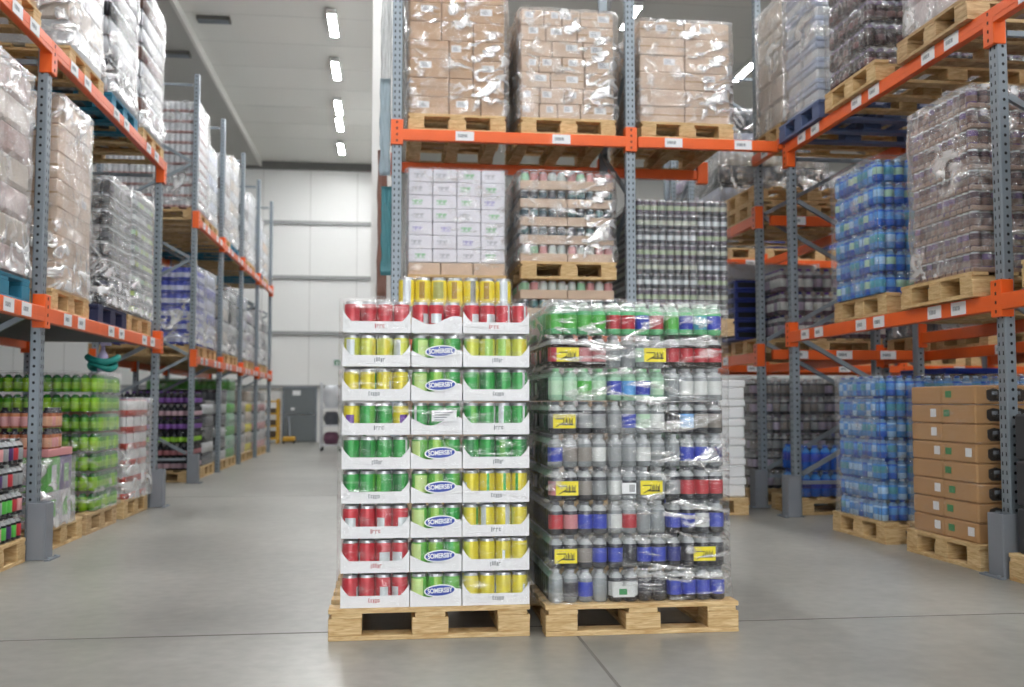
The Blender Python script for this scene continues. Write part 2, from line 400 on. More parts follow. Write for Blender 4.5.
# u along +Y for left rack: front faces +X. rotation: u=(0,1), v=(-1,0) -> ang = +90
rack('long orange and grey pallet rack along the left of the aisle, nearest the camera', (-2.13, 3.4), PI / 2, [2.97, 3.08], [1.52, 3.17], 3.155, plates=6, deck=True)
rack('orange and grey pallet rack further down the left side of the aisle', (-2.33, 12.2), PI / 2, [1.9] * 4, LV, 4.88, plates=4)
rack('pallet rack standing behind the nearest left rack, seen through its gaps', (-3.62, 3.4), PI / 2, [2.97, 3.08], LV, 3.3)
# right racks: front faces -X: u=(0,-1), v=(1,0) -> ang=-90
rack('orange and grey pallet rack along the right edge, nearest the camera', (3.35, 8.0), -PI / 2, [2.9, 2.84], [1.535, 3.13], 3.115, plates=6)
rack('pallet rack beyond the near right rack with lower beams', (3.35, 11.55), -PI / 2, [2.8], [1.4, 2.66], 5.0)
rack('pallet rack behind the near right rack, its beams showing in the gaps', (4.95, 9.55), -PI / 2, [2.84, 2.84], [1.42, 3.1], 3.3)
rack('orange pallet rack facing the camera behind the two front stacks', (.04, 8.05), 0, [1.93], LV, 5.0, depth=1.05)
# bridge bay between the centre rack and the right rack
t = thing('rack_rail', 'orange beam pair bridging the centre rack and the near right rack', 'beam', (2.03, 8.05, 3.147))
for v, rz in ((-.03, 0), (1.08, PI)):
    o = link('beam', beam_mesh(1.2 if rz == 0 else .88), t, (0 if rz == 0 else .88, v, 0), rz)
    for uu in ((.3, .9) if rz == 0 else (.3, .6)): link('label_plate', plate_mesh(), o, (uu, -.0275, -.045))
link('beam_connector', conn_mesh(), t, (.9, 1.05, 0), PI)
t = thing('rack_rail', 'short orange beam continuing the near right rack above the passage', 'beam', (3.29, 8.05, 3.187))
for x in (0, 1.1):
    o = link('beam', beam_mesh(.64), t, (x, .0 if x else .64, 0), PI / 2 if x else -PI / 2)
    if not x: link('label_plate', plate_mesh(), o, (.32, -.0275, -.045))
# cross beams to the right of the second right rack
t = thing('rack_rail', 'orange beam facing the camera behind the near right rack, upper one', 'beam', (3.42, 8.66, 2.64))
o = link('beam', beam_mesh(1.45), t)
for k in range(3): link('label_plate', plate_mesh(), o, (.25 + .42 * k, -.0275, -.045))
t = thing('rack_rail', 'orange beam facing the camera behind the near right rack, lower one', 'beam', (3.42, 8.66, 1.42))
o = link('beam', beam_mesh(1.45), t)
for k in range(3): link('label_plate', plate_mesh(), o, (.25 + .42 * k, -.0275, -.045))
t = thing('shelf_trestle', 'short steel trestle carrying the grey can load of the centre rack', 'trestle', (2.0, 8.05, 0))
for v in (.0, 1.42):
    link('trestle_post', post_mesh(1.375, False), t, (.655, v, 0)); link('trestle_post', post_mesh(1.375, False), t, (.16, v, 0))
    link('trestle_beam', beam_mesh(.64), t, (.055, v, 1.497))
guard('grey post guard at the foot of the near left rack post, beside green bottles', -2.11, 6.37, PI / 2)
guard('grey post guard at the far end of the nearest left rack', -2.11, 9.45, PI / 2)
guard('grey post guard at the corner of the further left rack', -2.31, 12.2, PI / 2)
guard('grey post guard in front of the near right post beside the brown cartons', 3.33, 5.1, -PI / 2)
guard('grey post guard at the far post of the near right rack', 3.33, 8.0, -PI / 2)
guard('grey post guard on the second right rack, behind the passage', 3.33, 8.75, -PI / 2)

# ------------------------------------------------------------------ pallets
def pallet(label, x, y, z, rz=0, m=None, near=True):
    """0.8 wide along local x, 1.2 deep along local y, centre at x, y"""
    m = m or W_PAL
    k = m.name
    DY = (-.55, -.36, -.18, 0, .18, .36, .55)
    if not near:
        def f():
            b = MB()
            for n, q in enumerate(DY): b.box(-.4, .4, q - (.05 if n in (0, 6) else .045), q + (.05 if n in (0, 6) else .045), .122, .144, m)
            for xx in (-.335, 0, .335):
                b.box(xx - .055, xx + .055, -.6, .6, .1, .1221, m)
                for yy in (-.5275, 0, .5275): b.box(xx - .065, xx + .065, yy - .0725, yy + .0725, .0215, .1001, m)
                b.box(xx - .05, xx + .05, -.5, .5, 0, .022, m)
            for yy in (-.55, .55): b.box(-.4, .4, yy - .05, yy + .05, .0001, .0221, m)
            return b.mesh('pallet')
        o = link('pallet', cached(('pal', k), f), None, (x, y, z), rz)
        return tag(o, label, 'pallet')
    t = thing('pallet', label, 'pallet', (x, y, z), rz)
    dm_ = cached(('deck', k), lambda: boxmesh('deck_board', .8, .1, .022, m, .002))
    dm2 = cached(('deck2', k), lambda: boxmesh('deck_board', .8, .09, .022, m, .002))
    bb_ = cached(('bott', k), lambda: boxmesh('bottom_board', .1, .998, .0215, m, .002))
    bm2 = cached(('block', k), lambda: boxmesh('block', .13, .145, .078, m, .003))
    bm3 = cached(('blockm', k), lambda: boxmesh('block', .145, .145, .078, m, .003))
    st = cached(('strg', k), lambda: boxmesh('stringer_board', .12, 1.2, .0215, m, .002))
    for q in DY: link('deck_board', dm_ if abs(q) > .5 else dm2, t, (0, q, .133))
    for xx in (-.335, 0, .335):
        link('stringer_board', st, t, (xx * .98, 0, .111))
        for yy in (-.5275, 0, .5275): link('block', bm3 if xx == 0 else bm2, t, (xx, yy, .061))
        link('bottom_board', bb_, t, (xx * .98, 0, .011))
    for yy in (-.55, .55): link('bottom_board', dm_, t, (0, yy, .011))
    return t

# ------------------------------------------------------------------ stretch film round a load
def wrap(label, x0, x1, y0, y1, z0, z1, fm=None, amp=.018, seed=0, off=.016, top=.06, res=.055):
    b = MB(); r = .05; pts = []
    x0 -= off; x1 += off; y0 -= off; y1 += off
    def side(ax, ay, bx, by):
        n = max(2, int(math.hypot(bx - ax, by - ay) / res))
        return [(ax + (bx - ax) * i / n, ay + (by - ay) * i / n) for i in range(n)]
    pts += [(p, 'F') for p in side(x0 + .02, y0, x1 - .02, y0)] + [(p, 'R') for p in side(x1, y0 + .02, x1, y1 - .02)] + [(p, 'B') for p in side(x1 - .02, y1, x0 + .02, y1)] + [(p, 'L') for p in side(x0, y1 - .02, x0, y0 + .02)]
    nrm = {'F': (0, -1), 'B': (0, 1), 'L': (-1, 0), 'R': (1, 0)}
    nz = max(3, int((z1 - z0) / res)); n = len(pts); cx, cy = (x0 + x1) / 2, (y0 + y1) / 2
    for j in range(nz + 1):
        z = z0 + (z1 - z0) * j / nz
        for (p, s) in pts:
            q = Vector((p[0] * 3.1 + seed * 7.7, p[1] * 3.1, z * 5 - p[0] * 2 - p[1] * 2))
            a = (noise.noise(q) * .6 + abs(noise.noise(q * 2.7)) * .8) * amp
            a = max(a, 0) + (.01 * (1 - j / 3) if j < 3 else 0)
            b.v.append((p[0] - cx + nrm[s][0] * a, p[1] - cy + nrm[s][1] * a, z - z0))
    for j in range(nz):
        for i in range(n):
            i2 = (i + 1) % n; b.face((j * n + i, j * n + i2, (j + 1) * n + i2, (j + 1) * n + i), fm or FILM, True)
    if top:
        base = len(b.v)
        for (p, s) in pts:
            dx, dy = nrm[s]
            b.v.append(((p[0] - cx) - (dx * top if dx else 0), (p[1] - cy) - (dy * top if dy else 0), z1 - z0 + .006 + .012 * noise.noise(Vector((p[0] * 9, p[1] * 9, seed)))))
        for i in range(n):
            i2 = (i + 1) % n; b.face((nz * n + i, nz * n + i2, base + i2, base + i), fm or FILM, True)
    o = link('stretch_film', b.mesh('stretch_film'), None, (cx, cy, z0))
    return tag(o, label, 'plastic wrap')

# ------------------------------------------------------------------ cans and bottles
def can_mesh(key, r, h, body, panel=None, seg=16, tone2=None, lid=False):
    def f():
        b = MB(); t2 = tone2 or body
        prof = [(r * .74, 0, ALU), (r * .98, h * .045, body), (r, h * .09, body), (r, h * .3, t2), (r, h * .62, body), (r, h * .86, body), (r * .95, h * .91, ALU), (r * .83, h * .965, ALU), (r * .85, h * .985, ALU), (r * .85, h, ALU)]
        if lid: prof = prof[:-1] + [(r * .85, h, ALU), (r * .78, h * .985, ALU)]
        b.lathe(prof, seg, panel=panel); return b.mesh('can')
    return cached(('can', key), f)
def lid_mesh(r, h):
    def f():
        b = MB(); b.lathe([(r * .77, h - .004, ALU), (r * .77, h - .0015, ALU)], 12); b.box(-.004, .004, -.002, .018, h - .0015, h, ALU); return b.mesh('lid')
    return cached(('lid', r, h), f)
def bottle_mesh(key, r, h, liquid, top, label, l0=.16, l1=.52, cap=None, seg=12):
    def f():
        b = MB()
        prof = [(r * .8, 0, liquid), (r, h * .05, liquid), (r, h * l0 - .001, label), (r * 1.012, h * l0, label), (r * 1.012, h * l1, label), (r, h * l1 + .001, liquid), (r, h * .66, liquid), (r * .98, h * .72, top), (r * .78, h * .82, top), (r * .44, h * .89, top), (r * .44, h * .905, cap or top)]
        if cap: prof += [(r * .5, h * .905, cap), (r * .5, h * .995, cap), (r * .44, h, cap)]
        b.lathe(prof, seg); return b.mesh('bottle')
    return cached(('bottle', key), f)
def cap_mesh(key, r, h, m):
    def f():
        b = MB(); b.lathe([(r * .5, h * .9, m), (r * .52, h * .92, m), (r * .52, h * .985, m), (r * .44, h, m)], 12); return b.mesh('cap')
    return cached(('cap', key), f)
# scalloped shrink film / pack hull round nx x ny round containers
def hull_mesh(key, nx, ny, r, prof, grow=0., bridge=.45, seg=5, top=None):
    """prof: list of (z, radius factor, material for the band above)"""
    def f():
        b = MB(); W, D = nx * r, ny * r
        per = []
        def add(cnt, fn):
            for c in range(cnt):
                for s in range(seg):
                    u = -1 + 2 * (s + .5) / seg
                    per.append((c, u, fn))
        n = 0; rings = []
        for (z, rf, _) in prof:
            rr = r * rf; ring = []
            def bump(u):
                q = u / max(rf, .3); q = max(-1, min(1, q)); return max(math.sqrt(1 - q * q) * rr, rr * bridge)
            for c in range(nx):
                for s in range(seg):
                    u = -1 + 2 * (s + .5) / seg; ring.append((-W + r * (2 * c + 1) + u * r, -D + r - bump(u) - grow))
            for c in range(ny):
                for s in range(seg):
                    u = -1 + 2 * (s + .5) / seg; ring.append((W - r + bump(u) + grow, -D + r * (2 * c + 1) + u * r))
            for c in range(nx):
                for s in range(seg):
                    u = -1 + 2 * (s + .5) / seg; ring.append((W - r * (2 * c + 1) - u * r, D - r + bump(u) + grow))
            for c in range(ny):
                for s in range(seg):
                    u = -1 + 2 * (s + .5) / seg; ring.append((-W + r - bump(u) - grow, D - r * (2 * c + 1) - u * r))
            # keep the corners inside the shrunken outline
            k = r - rr
            ring = [(max(-W + k - grow, min(W - k + grow, p[0])), max(-D + k - grow, min(D - k + grow, p[1]))) for p in ring]
            rings.append(ring); n = len(ring)
            b.v += [(p[0], p[1], z) for p in ring]
        for i in range(len(prof) - 1):
            for q in range(n):
                q2 = (q + 1) % n; b.face((i * n + q, i * n + q2, (i + 1) * n + q2, (i + 1) * n + q), prof[i][2], True)
        b.face(tuple(range(n))[::-1], prof[0][2]); b.face(tuple((len(prof) - 1) * n + q for q in range(n)), top or prof[-1][2])
        return b.mesh('pack')
    return cached(('hull', key), f)

# ------------------------------------------------------------------ generic load of units
def colphrase(i, j, nx, ny, exp, mode):
    if mode == 'centre':
        if 'F' in exp: return '%s from left' % ORD[i]
        return '%s side %s back' % ('left' if i == 0 else 'right', ORD[j])
    aisle = 'R' if mode == 'left' else 'L'
    ia = (nx - 1 - i) if mode == 'left' else i
    if aisle in exp and 'F' in exp: return 'near aisle corner'
    if aisle in exp: return 'aisle side %s back' % ORD[j]
    return 'near face %s in' % ORD[ia]
def load(where, unit, x0, y0, nx, ny, nl, ux, uy, uh, z0, mode, group, jit=.001, skip=()):
    """places the outer units of a stacked load; unit(i,j,k,exposed) -> (name, noun, category, builder)"""
    faces = {'centre': 'LFR', 'left': 'RF', 'right': 'LF'}[mode]
    rnd = random.Random(where)
    for k in range(nl):
        for i in range(nx):
            for j in range(ny):
                e = ''
                if i == 0 and 'L' in faces: e += 'L'
                if i == nx - 1 and 'R' in faces: e += 'R'
                if j == 0 and 'F' in faces: e += 'F'
                if not e or (i, j, k) in skip: continue
                name, noun, cat, build = unit(i, j, k, e)
                lab = '%s, %s layer up, %s, %s' % (noun, ORD[k], colphrase(i, j, nx, ny, e, mode), where)
                o = build((x0 + (i + .5) * ux + rnd.uniform(-jit, jit), y0 + (j + .5) * uy + rnd.uniform(-jit, jit), z0 + k * uh), rnd.uniform(-.0006, .0006), e, rnd)
                tag(o, lab, cat, group)
def carton_unit(name, noun, ux, uy, uh, m=KRAFT, tape=True, sticker=.5, smat=None, pr=None):
    def unit(i, j, k, e):
        def build(loc, rz, e, rnd):
            me = cached(('carton', ux, uy, uh, m.name), lambda: boxmesh('carton', ux - .006, uy - .006, uh - .002, m, .006, 'b'))
            o = link(name, me, None, loc, rz)
            sx = 0
            for f in e:
                if f == 'F': w, rot, dd = ux, 0, uy
                elif f == 'R': w, rot, dd = uy, PI / 2, ux
                else: w, rot, dd = uy, -PI / 2, ux
                d = dd / 2 - .003
                nrm = {'F': (0, -1), 'R': (1, 0), 'L': (-1, 0)}[f]
                if tape:
                    tm = cached(('tape', round(w, 3), uh), lambda: boxmesh('tape', w - .012, .0016, .012, TAPE))
                    link('tape', tm, o, (nrm[0] * d, nrm[1] * d, uh * .5), rot)
                if rnd.random() < sticker:
                    sw, sh = min(.1, w * .4), min(.055, uh * .42)
                    sm = smat or PLATE
                    key = ('sticker', round(sw, 3), round(sh, 3), sm.name, pr.name if pr else '')
                    def fs():
                        b = MB(); b.box(-sw / 2, sw / 2, -.001, .001, -sh / 2, sh / 2, sm)
                        for q in range(3): b.box(-sw * .38, sw * (.05 + .1 * q), -.0016, -.0009, sh * (.22 - .25 * q), sh * (.32 - .25 * q), pr or PRINT)
                        return b.mesh('sticker')
                    off = rnd.uniform(-.22, .22) * w
                    tx, ty = math.cos(rot), math.sin(rot)
                    link('sticker', cached(key, fs), o, (nrm[0] * (d + .0012) + tx * off, nrm[1] * (d + .0012) + ty * off, uh * rnd.uniform(.55, .68)), rot, label='white paper sticker' if sm is PLATE else None)
            return o
        return name, noun, 'box', build
    return unit
def cont_pack(name, noun, cat, pname, pmesh, pnx, pny, r, filmhull=None, tray=None, ux=.4, uy=.4, pz=0., spin=True, allc=False):
    """pack with its visible containers as parts; pmesh may be a list picked by layer"""
    def unit(i, j, k, e):
        def build(loc, rz, e, rnd):
            o = link(name, None, None, loc, rz)
            for a in range(pnx):
                for c in range(pny):
                    if allc or ('L' in e and a == 0) or ('R' in e and a == pnx - 1) or ('F' in e and c == 0):
                        pm = pmesh(k, i, j) if callable(pmesh) else pmesh
                        if isinstance(pm, (list, tuple)): pm = rnd.choice(pm)
                        link(pname, pm, o, ((a - (pnx - 1) / 2) * 2 * r, (c - (pny - 1) / 2) * 2 * r, pz), rnd.uniform(0, 6.28) if spin else 0)
            if tray: link('tray', tray, o)
            if filmhull: link('film_sleeve', filmhull, o)
            return o
        return name, noun(k, i, j) if callable(noun) else noun, cat, build
    return unit
def hull_unit(name, noun, cat, meshes):
    def unit(i, j, k, e):
        def build(loc, rz, e, rnd): return link(name, meshes[k % len(meshes)], None, loc, rz)
        return name, noun(k) if callable(noun) else noun, cat, build
    return unit

# ------------------------------------------------------------------ palette of the goods
RED = mat('can_red', 'c3303c', .32, .15); RED_D = mat('can_deep_red', 'a82533', .32, .15)
YEL = mat('can_yellow', 'd9cb2e', .32, .15); YEL2 = mat('can_lemon', 'c9cf4a', .32, .15)
GRN = mat('can_green', '2f9d45', .32, .15); GRN_D = mat('can_deep_green', '22773c', .32, .15)
LIME = mat('can_lime', '9cc85a', .32, .1); APPLE = mat('apple_gold', 'd7b85a', .4)
SILV = mat('can_silver_panel', 'cfd6d8', .35, .2); VIOL = mat('can_violet', '6a3f96', .35)
CLEAR = clear_plastic('clear_bottle', 'dfe4e6', .5)
CLEARG = clear_plastic('green_clear_bottle', 'b4e0c2', .55)
COLA = mat('cola_liquid', '2a1512', .15); SMOKE = mat('smoky_liquid', '3c3d44', .15, var=.2); GREY = clear_plastic('grey_liquid', 'b3babe', .5)
PALEG = mat('pale_green_liquid', '9fc9ac', .15); MINT = mat('mint_liquid', '6fc48a', .15); DKGREEN = mat('dark_green_liquid', '173a2b', .15)
LAB = {'r': mat('label_red', 'b8363f', .4), 'p': mat('label_pink', 'c98488', .4), 'b': mat('label_blue', '3748b4', .4), 'd': mat('label_deep_blue', '242e7c', .4),
       'g': mat('label_green', '57b84d', .4), 'G': mat('label_pale_green', 'b5d6b8', .4), 'w': mat('label_paper', 'd5d8d6', .4), 's': mat('label_silver', '94989a', .4), 't': mat('label_teal', '4aa0b0', .4), 'l': mat('label_lightblue', '5aa5e6', .4), 'k': mat('label_dark', '3c3a40', .4), 'n': mat('label_taupe', '8d8781', .4)}
STICK = mat('sticker_yellow', 'ecdc2c', .5)

# ------------------------------------------------------------------ front can stack
pallet('wooden pallet under the stack of white can trays', .165, 4.64, 0).scale = (1, 1, .86)
pallet('wooden pallet under the film wrapped bottle stack', 1.025, 4.615, 0).scale = (1, 1, .86)
def tray_mesh(key, w, d, hc, hm, shape):
    def f():
        b = MB(); t = .004; N = 16
        def prof(u):  # u -1..1
            if shape == 'dip': return hm + (hc - hm) * max(0, (abs(u) - .74) / .26) ** 1.3
            if shape == 'wave': return hm + (hc - hm) * (.5 + .5 * math.cos(PI * (u + 1.25))) * .9
            return hm
        def panel(p, q, fn, out):
            for k in range(N):
                a0, a1 = k / N, (k + 1) / N
                h0, h1 = fn(2 * a0 - 1), fn(2 * a1 - 1)
                P0 = (p[0] + (q[0] - p[0]) * a0, p[1] + (q[1] - p[1]) * a0); P1 = (p[0] + (q[0] - p[0]) * a1, p[1] + (q[1] - p[1]) * a1)
                o = (out[0] * t, out[1] * t)
                A, B = (P0[0], P0[1], 0), (P1[0], P1[1], 0); Cc, D = (P1[0], P1[1], h1), (P0[0], P0[1], h0)
                sh = lambda v: (v[0] - o[0], v[1] - o[1], v[2])
                b.quad([A, B, Cc, D], WHITECARD); b.quad([sh(B), sh(A), sh(D), sh(Cc)], WHITECARD); b.quad([D, Cc, sh(Cc), sh(D)], WHITECARD)
        panel((-w / 2, -d / 2), (w / 2, -d / 2), prof, (0, -1)); panel((w / 2, d / 2), (-w / 2, d / 2), prof, (0, 1))
        s2 = lambda u: hc - (hc - hm) * max(0, 1 - abs(u) ** 4)
        panel((w / 2, -d / 2), (w / 2, d / 2), (lambda u: hm * .9 + (prof(1) - hm * .9) * abs(u) ** 6), (1, 0)); panel((-w / 2, d / 2), (-w / 2, -d / 2), (lambda u: hm * .9 + (prof(-1) - hm * .9) * abs(u) ** 6), (-1, 0))
        b.box(-w / 2 + t, w / 2 - t, -d / 2 + t, d / 2 - t, 0, t, WHITECARD)
        return b.mesh('tray')
    return cached(('tray', key), f)
def print_mesh(key, m, w=.045, h=.018, seed=1):
    def f():
        rd = random.Random(seed); b = MB(); x = -w / 2
        while x < w / 2 - .006:
            q = rd.choice((.004, .006, .008)); z0 = rd.choice((-h / 2, -h / 3)); z1 = rd.choice((h / 2, h / 3))
            b.box(x, x + .0022, 0, .0006, z0, z1, m); b.box(x, x + q, 0, .0006, z1 - .003, z1, m)
            if rd.random() < .6: b.box(x, x + q, 0, .0006, z0, z0 + .003, m)
            if rd.random() < .5: b.box(x + q - .002, x + q, 0, .0006, z0, z1, m)
            x += q + .0035
        return b.mesh('print_mark')
    return cached(('print', key), f)
def textmesh(key, s, size, m):
    def f():
        cu = bpy.data.curves.new('lettering', 'FONT'); cu.body = s; cu.size = size; cu.align_x = 'CENTER'; cu.align_y = 'CENTER'; cu.extrude = .0004; cu.offset = .0006
        o = bpy.data.objects.new('lettering', cu); C.objects.link(o)
        me = bpy.data.meshes.new_from_object(o.evaluated_get(bpy.context.evaluated_depsgraph_get()))
        bpy.data.objects.remove(o); bpy.data.curves.remove(cu)
        me.materials.clear(); me.materials.append(m); return me
    return cached(('text', key), f)
BLUEL = mat('logo_blue', '2b45a8', .4); WHITEL = mat('logo_white', 'f2f4f6', .4)
def logo_mesh():
    def f():
        b = MB()
        def ell(a, c, y, m):
            b.quad([(a * math.cos(2 * PI * k / 28), y, c * math.sin(2 * PI * k / 28)) for k in range(28)], m)
        ell(.064, .024, .0, WHITEL); ell(.058, .0195, -.0008, BLUEL); return b.mesh('logo_oval')
    return cached('logo', f)
APL = mat('apple_pale_green', 'c4de8a', .35); LIMEG = mat('apple_green', '5fae42', .35)
PANELS = {'red': (RED, [(.05, .088, .1, .28, SILV), (.035, .085, .12, .3, RED_D), (.045, .085, .1, .32, SILV), (.02, .11, .2, .27, SILV)]), 'yellow': (YEL, [(.02, .11, .22, .32, SILV), (.02, .11, .1, .2, YEL2), (.03, .09, .17, .25, SILV), (.03, .11, .26, .36, GRN)]),
          'lemon': (YEL2, [(.02, .11, .1, .3, LIME), (.03, .1, .12, .26, SILV), (.02, .1, .2, .34, YEL)]), 'green': (GRN, [(.02, .11, .14, .28, SILV), (.02, .11, .1, .3, GRN_D), (.03, .11, .2, .26, SILV), (.02, .11, .2, .36, LIMEG)]),
          'violet': (YEL, [(.03, .09, .1, .3, VIOL), (.02, .11, .12, .24, SILV)]), 'lime': (LIMEG, [(.03, .105, .06, .34, APL), (.06, .11, .1, .3, LIME), (.02, .11, .06, .4, GRN)])}
CH, CR = .122, .0328
def canset(kind, seg=18):
    body, ps = PANELS[kind]
    return [can_mesh((kind, q, seg), CR, CH, body, p, seg) for q, p in enumerate(ps)]
L_ROWS = ['red', 'red', 'red', 'green', 'green', 'violet', 'yellow', 'lemon', 'red']
M_ROWS = ['lime', 'lime', 'lime', 'lime', 'lime', 'green', 'lime', 'lime', 'red']
R_ROWS = ['yellow', 'yellow', 'yellow', 'yellow', 'green', 'green', 'green', 'lemon', 'red']
DESC = {'red': 'red', 'yellow': 'yellow', 'lemon': 'pale yellow', 'green': 'green', 'violet': 'mixed', 'lime': 'lime green'}
LAYER = ['bottom layer'] + [o + ' layer up' for o in ORD[1:8]] + ['top layer']
PITCH = .1365
def box_film(key, w, d, h, fm):
    def f():
        b = MB(); b.box(-w / 2, w / 2, -d / 2, d / 2, .0, h, fm, .012)
        for i in range(len(b.sm)): b.sm[i] = False
        return b.mesh('film_sleeve')
    return cached(('bf', key), f)
rd = random.Random(5)
for k in range(9):
    for col, (cx, n, kind) in enumerate(((-.0545, 4, L_ROWS[k]), (.187, 3, M_ROWS[k]), (.4285, 4, R_ROWS[k]))):
        for row in range(3):
            if row and col == 1: continue
            w = n * 2 * CR + .008
            x = cx + rd.uniform(-.0006, .0006); y = 4.05 + .2 + row * .412 + rd.uniform(-.004, .004); z = .1248 + k * PITCH
            pos = ['front left', 'front middle', 'front right'][col] if row == 0 else '%s side %s back' % (['left', '', 'right'][col], ORD[row])
            t = thing('can_tray', 'white tray of %s cans, %s, %s of can stack' % (DESC[kind], LAYER[k], pos), 'drink tray', (x, y, z), rd.uniform(-.0015, .0015), 'trays of cans in the front stack')
            link('tray', tray_mesh(n, w, .4, .088 if n == 4 else .074, .046 if n == 4 else .036, 'dip' if n == 4 else 'wave'), t)
            cs = canset(kind)
            mix = canset('green') + canset('violet') if kind == 'violet' else cs
            for a in range(n):
                for c in range(6):
                    front = row == 0 and c == 0
                    if not (front or (row == 0 and c == 1) or (col == 0 and a == 0) or (col == 2 and a == n - 1)): continue
                    pick = cs[min(a, 2)] if kind == 'lime' else rd.choice(mix)
                    o = link('can', pick, t, ((a - (n - 1) / 2) * 2 * CR, (c - 2.5) * 2 * CR, .0045), (rd.uniform(2.3, 4.4) if rd.random() < .75 else rd.uniform(0, 6.28)) if front else rd.uniform(0, 6.28))
                    if front: link('lid', lid_mesh(CR, CH), o)
            if row == 0:
                if n == 4 and kind: link('print_mark', print_mesh((kind == 'red', k % 3), PRINT_R if kind == 'red' else PRINT, seed=k % 3), t, (rd.uniform(-.01, .015), -.2012, .027), 0)
                if n == 3 and kind == 'lime':
                    lg = link('logo_oval', logo_mesh(), t, (.016, -.2065, .063), 0, label='blue oval logo with white lettering'); lg.rotation_euler = (0, -.06, 0)
                    lt = link('lettering', textmesh('somersby', 'SOMERSBY', .0205, WHITEL), lg, (0, -.0016, 0)); lt.rotation_euler = (PI / 2, 0, 0); lt.scale = (1, 1.25, 1)
                if n == 3 and kind == 'green':
                    b = MB(); b.box(-.04, .06, -.001, .001, -.022, .022, PLATE)
                    for q in range(4): b.box(-.03, .045 - .012 * q, -.0016, -.0009, .012 - .01 * q, .015 - .01 * q, PRINT)
                    link('paper_label', b.mesh('paper_label'), t, (.02, -.2075, .075), 0, label='white printed paper label')
                link('film_sleeve', box_film(('cans', n), w + .001, .404, .1359, FILM_PACK), t)
# yellow multipack on top
YB = mat('carton_yellow', 'e6d23c', .4)
t = thing('can_pack', 'film wrapped pack of tall yellow cans lying on top of the can stack', 'drink pack', (.285, 4.51, .1248 + 9 * PITCH + .001), 0, 'packs on the can stack')
yc = [can_mesh(('ytall', q), .0355, .134, YB, p, 18) for q, p in enumerate([(.02, .12, .66, .82, SILV), (.03, .11, .62, .82, mat('panel_olive', 'a9ab62', .4)), (.03, .115, .68, .78, mat('print_amber', 'a8862c', .5)), (.02, .12, .7, .84, mat('stripe_grey', '85867f', .4))])]
for a in range(7):
    for c in range(3):
        o = link('can', yc[(a * 2 + c) % 4 if c else [0, 2, 1, 2, 3, 2, 0][a]], t, ((a - 3) * .0715, (c - 1) * .0715, 0), 0 if c == 0 else rd.uniform(0, 6))
        if c == 0: link('lid', lid_mesh(.0355, .134), o)
link('film_sleeve', box_film('yellow', .508, .222, .137, FILM_PACK), t)
wrap('clear film stretched round the stack of white can trays', -.195, .569, 4.042, 5.29, .128, 1.357, FILM_SOFT, .004, 3, off=.012, top=.015, res=.04)

# ------------------------------------------------------------------ front bottle stack
BR, BH = .0305, .1328
SPEC = [  # per layer (bottom first): three packs; liquid, label letters, stickers (x offset)
    [('grey', '-kb-', [], 'grey bottles with a blue label'), ('smoke', 'ww--', [], 'grey bottles with white labels'), ('smoke', 'bbbb', [], 'dark bottles with blue labels')],
    [('smoke', '--nb', [-.055], 'dark bottles with a yellow price sticker'), ('smoke', 'b-bb', [], 'smoky bottles with blue labels'), ('smoke', 'dkkk', [.03], 'dark bottles with a yellow price sticker')],
    [('smoke', 'rpbb', [], 'dark bottles with red and blue labels'), ('grey', 'wr--', [], 'grey bottles with a white and a red label'), ('smoke', 'bbwb', [], 'dark bottles with blue and white labels')],
    [('smoke', 'psns', [-.05], 'smoky bottles with a yellow price sticker'), ('grey', 'wkss', [.055], 'grey bottles with yellow price sticker and barcode'), ('smoke', 'srrr', [], 'dark bottles with red labels')],
    [('grey', 'bnnw', [], 'grey bottles with taupe labels'), ('grey', 'ssws', [], 'grey bottles with silver labels'), ('grey', '-bbd', [], 'grey bottles with broad blue labels')],
    [('smoke', 'ssss', [-.06], 'smoky bottles with an orange and yellow sticker'), ('grey', 'sbGw', [], 'grey bottles with one blue label'), ('smoke', 'klnn', [], 'dark bottles with a light blue label')],
    [('pale', 'GGgG', [], 'pale green bottles with green labels'), ('pale', 'blbG', [], 'clear bottles with swirling blue labels'), ('grey', '-www', [], 'clear bottles with white labels')],
    [('cola', 'rppp', [-.045], 'cola bottles with a yellow price sticker'), ('grey', '--G-', [.075], 'clear bottles with a yellow price sticker'), ('cola', 'rrrr', [], 'cola bottles with red labels')],
    [('mint', 'gggg', [], 'green bottles with green labels'), ('mint', 'rrbr', [], 'green bottles with red and blue labels'), ('mint', 'gbtb', [], 'green bottles with blue and green labels')]]
LIQ = {'grey': (GREY, CLEAR), 'smoke': (SMOKE, CLEAR), 'pale': (PALEG, CLEARG), 'cola': (COLA, CLEAR), 'mint': (MINT, CLEARG), 'dark': (DKGREEN, CLEARG)}
CAPM = {'grey': mat('cap_grey', 'b9bcc0', .4), 'smoke': mat('cap_dark', '6b6d74', .4), 'pale': mat('cap_green', '8fcf9a', .4), 'cola': mat('cap_black', '4c4547', .4), 'mint': mat('cap_white', 'dfe9e2', .4), 'dark': mat('cap_deep_green', '24523c', .4)}
def ring_mesh(m):
    def f():
        b = MB(); n = 14; r = BR * 1.022
        for i, z in enumerate((.024, .081)):
            for q in range(n): a = 2 * PI * q / n; b.v.append((r * math.cos(a), r * math.sin(a), z))
        for q in range(n): b.face((q, (q + 1) % n, n + (q + 1) % n, n + q), m, True)
        return b.mesh('label')
    return cached(('ring', m.name), f)
SP = []
for i, zz in enumerate([0, .02, .07, .09, .105, .122]): pass
def pk_prof(h, fm): return [(0.001, 1., fm), (h * .64, 1., fm), (h * .74, .98, fm), (h * .88, .82, fm), (h * 1.0, .64, fm)]
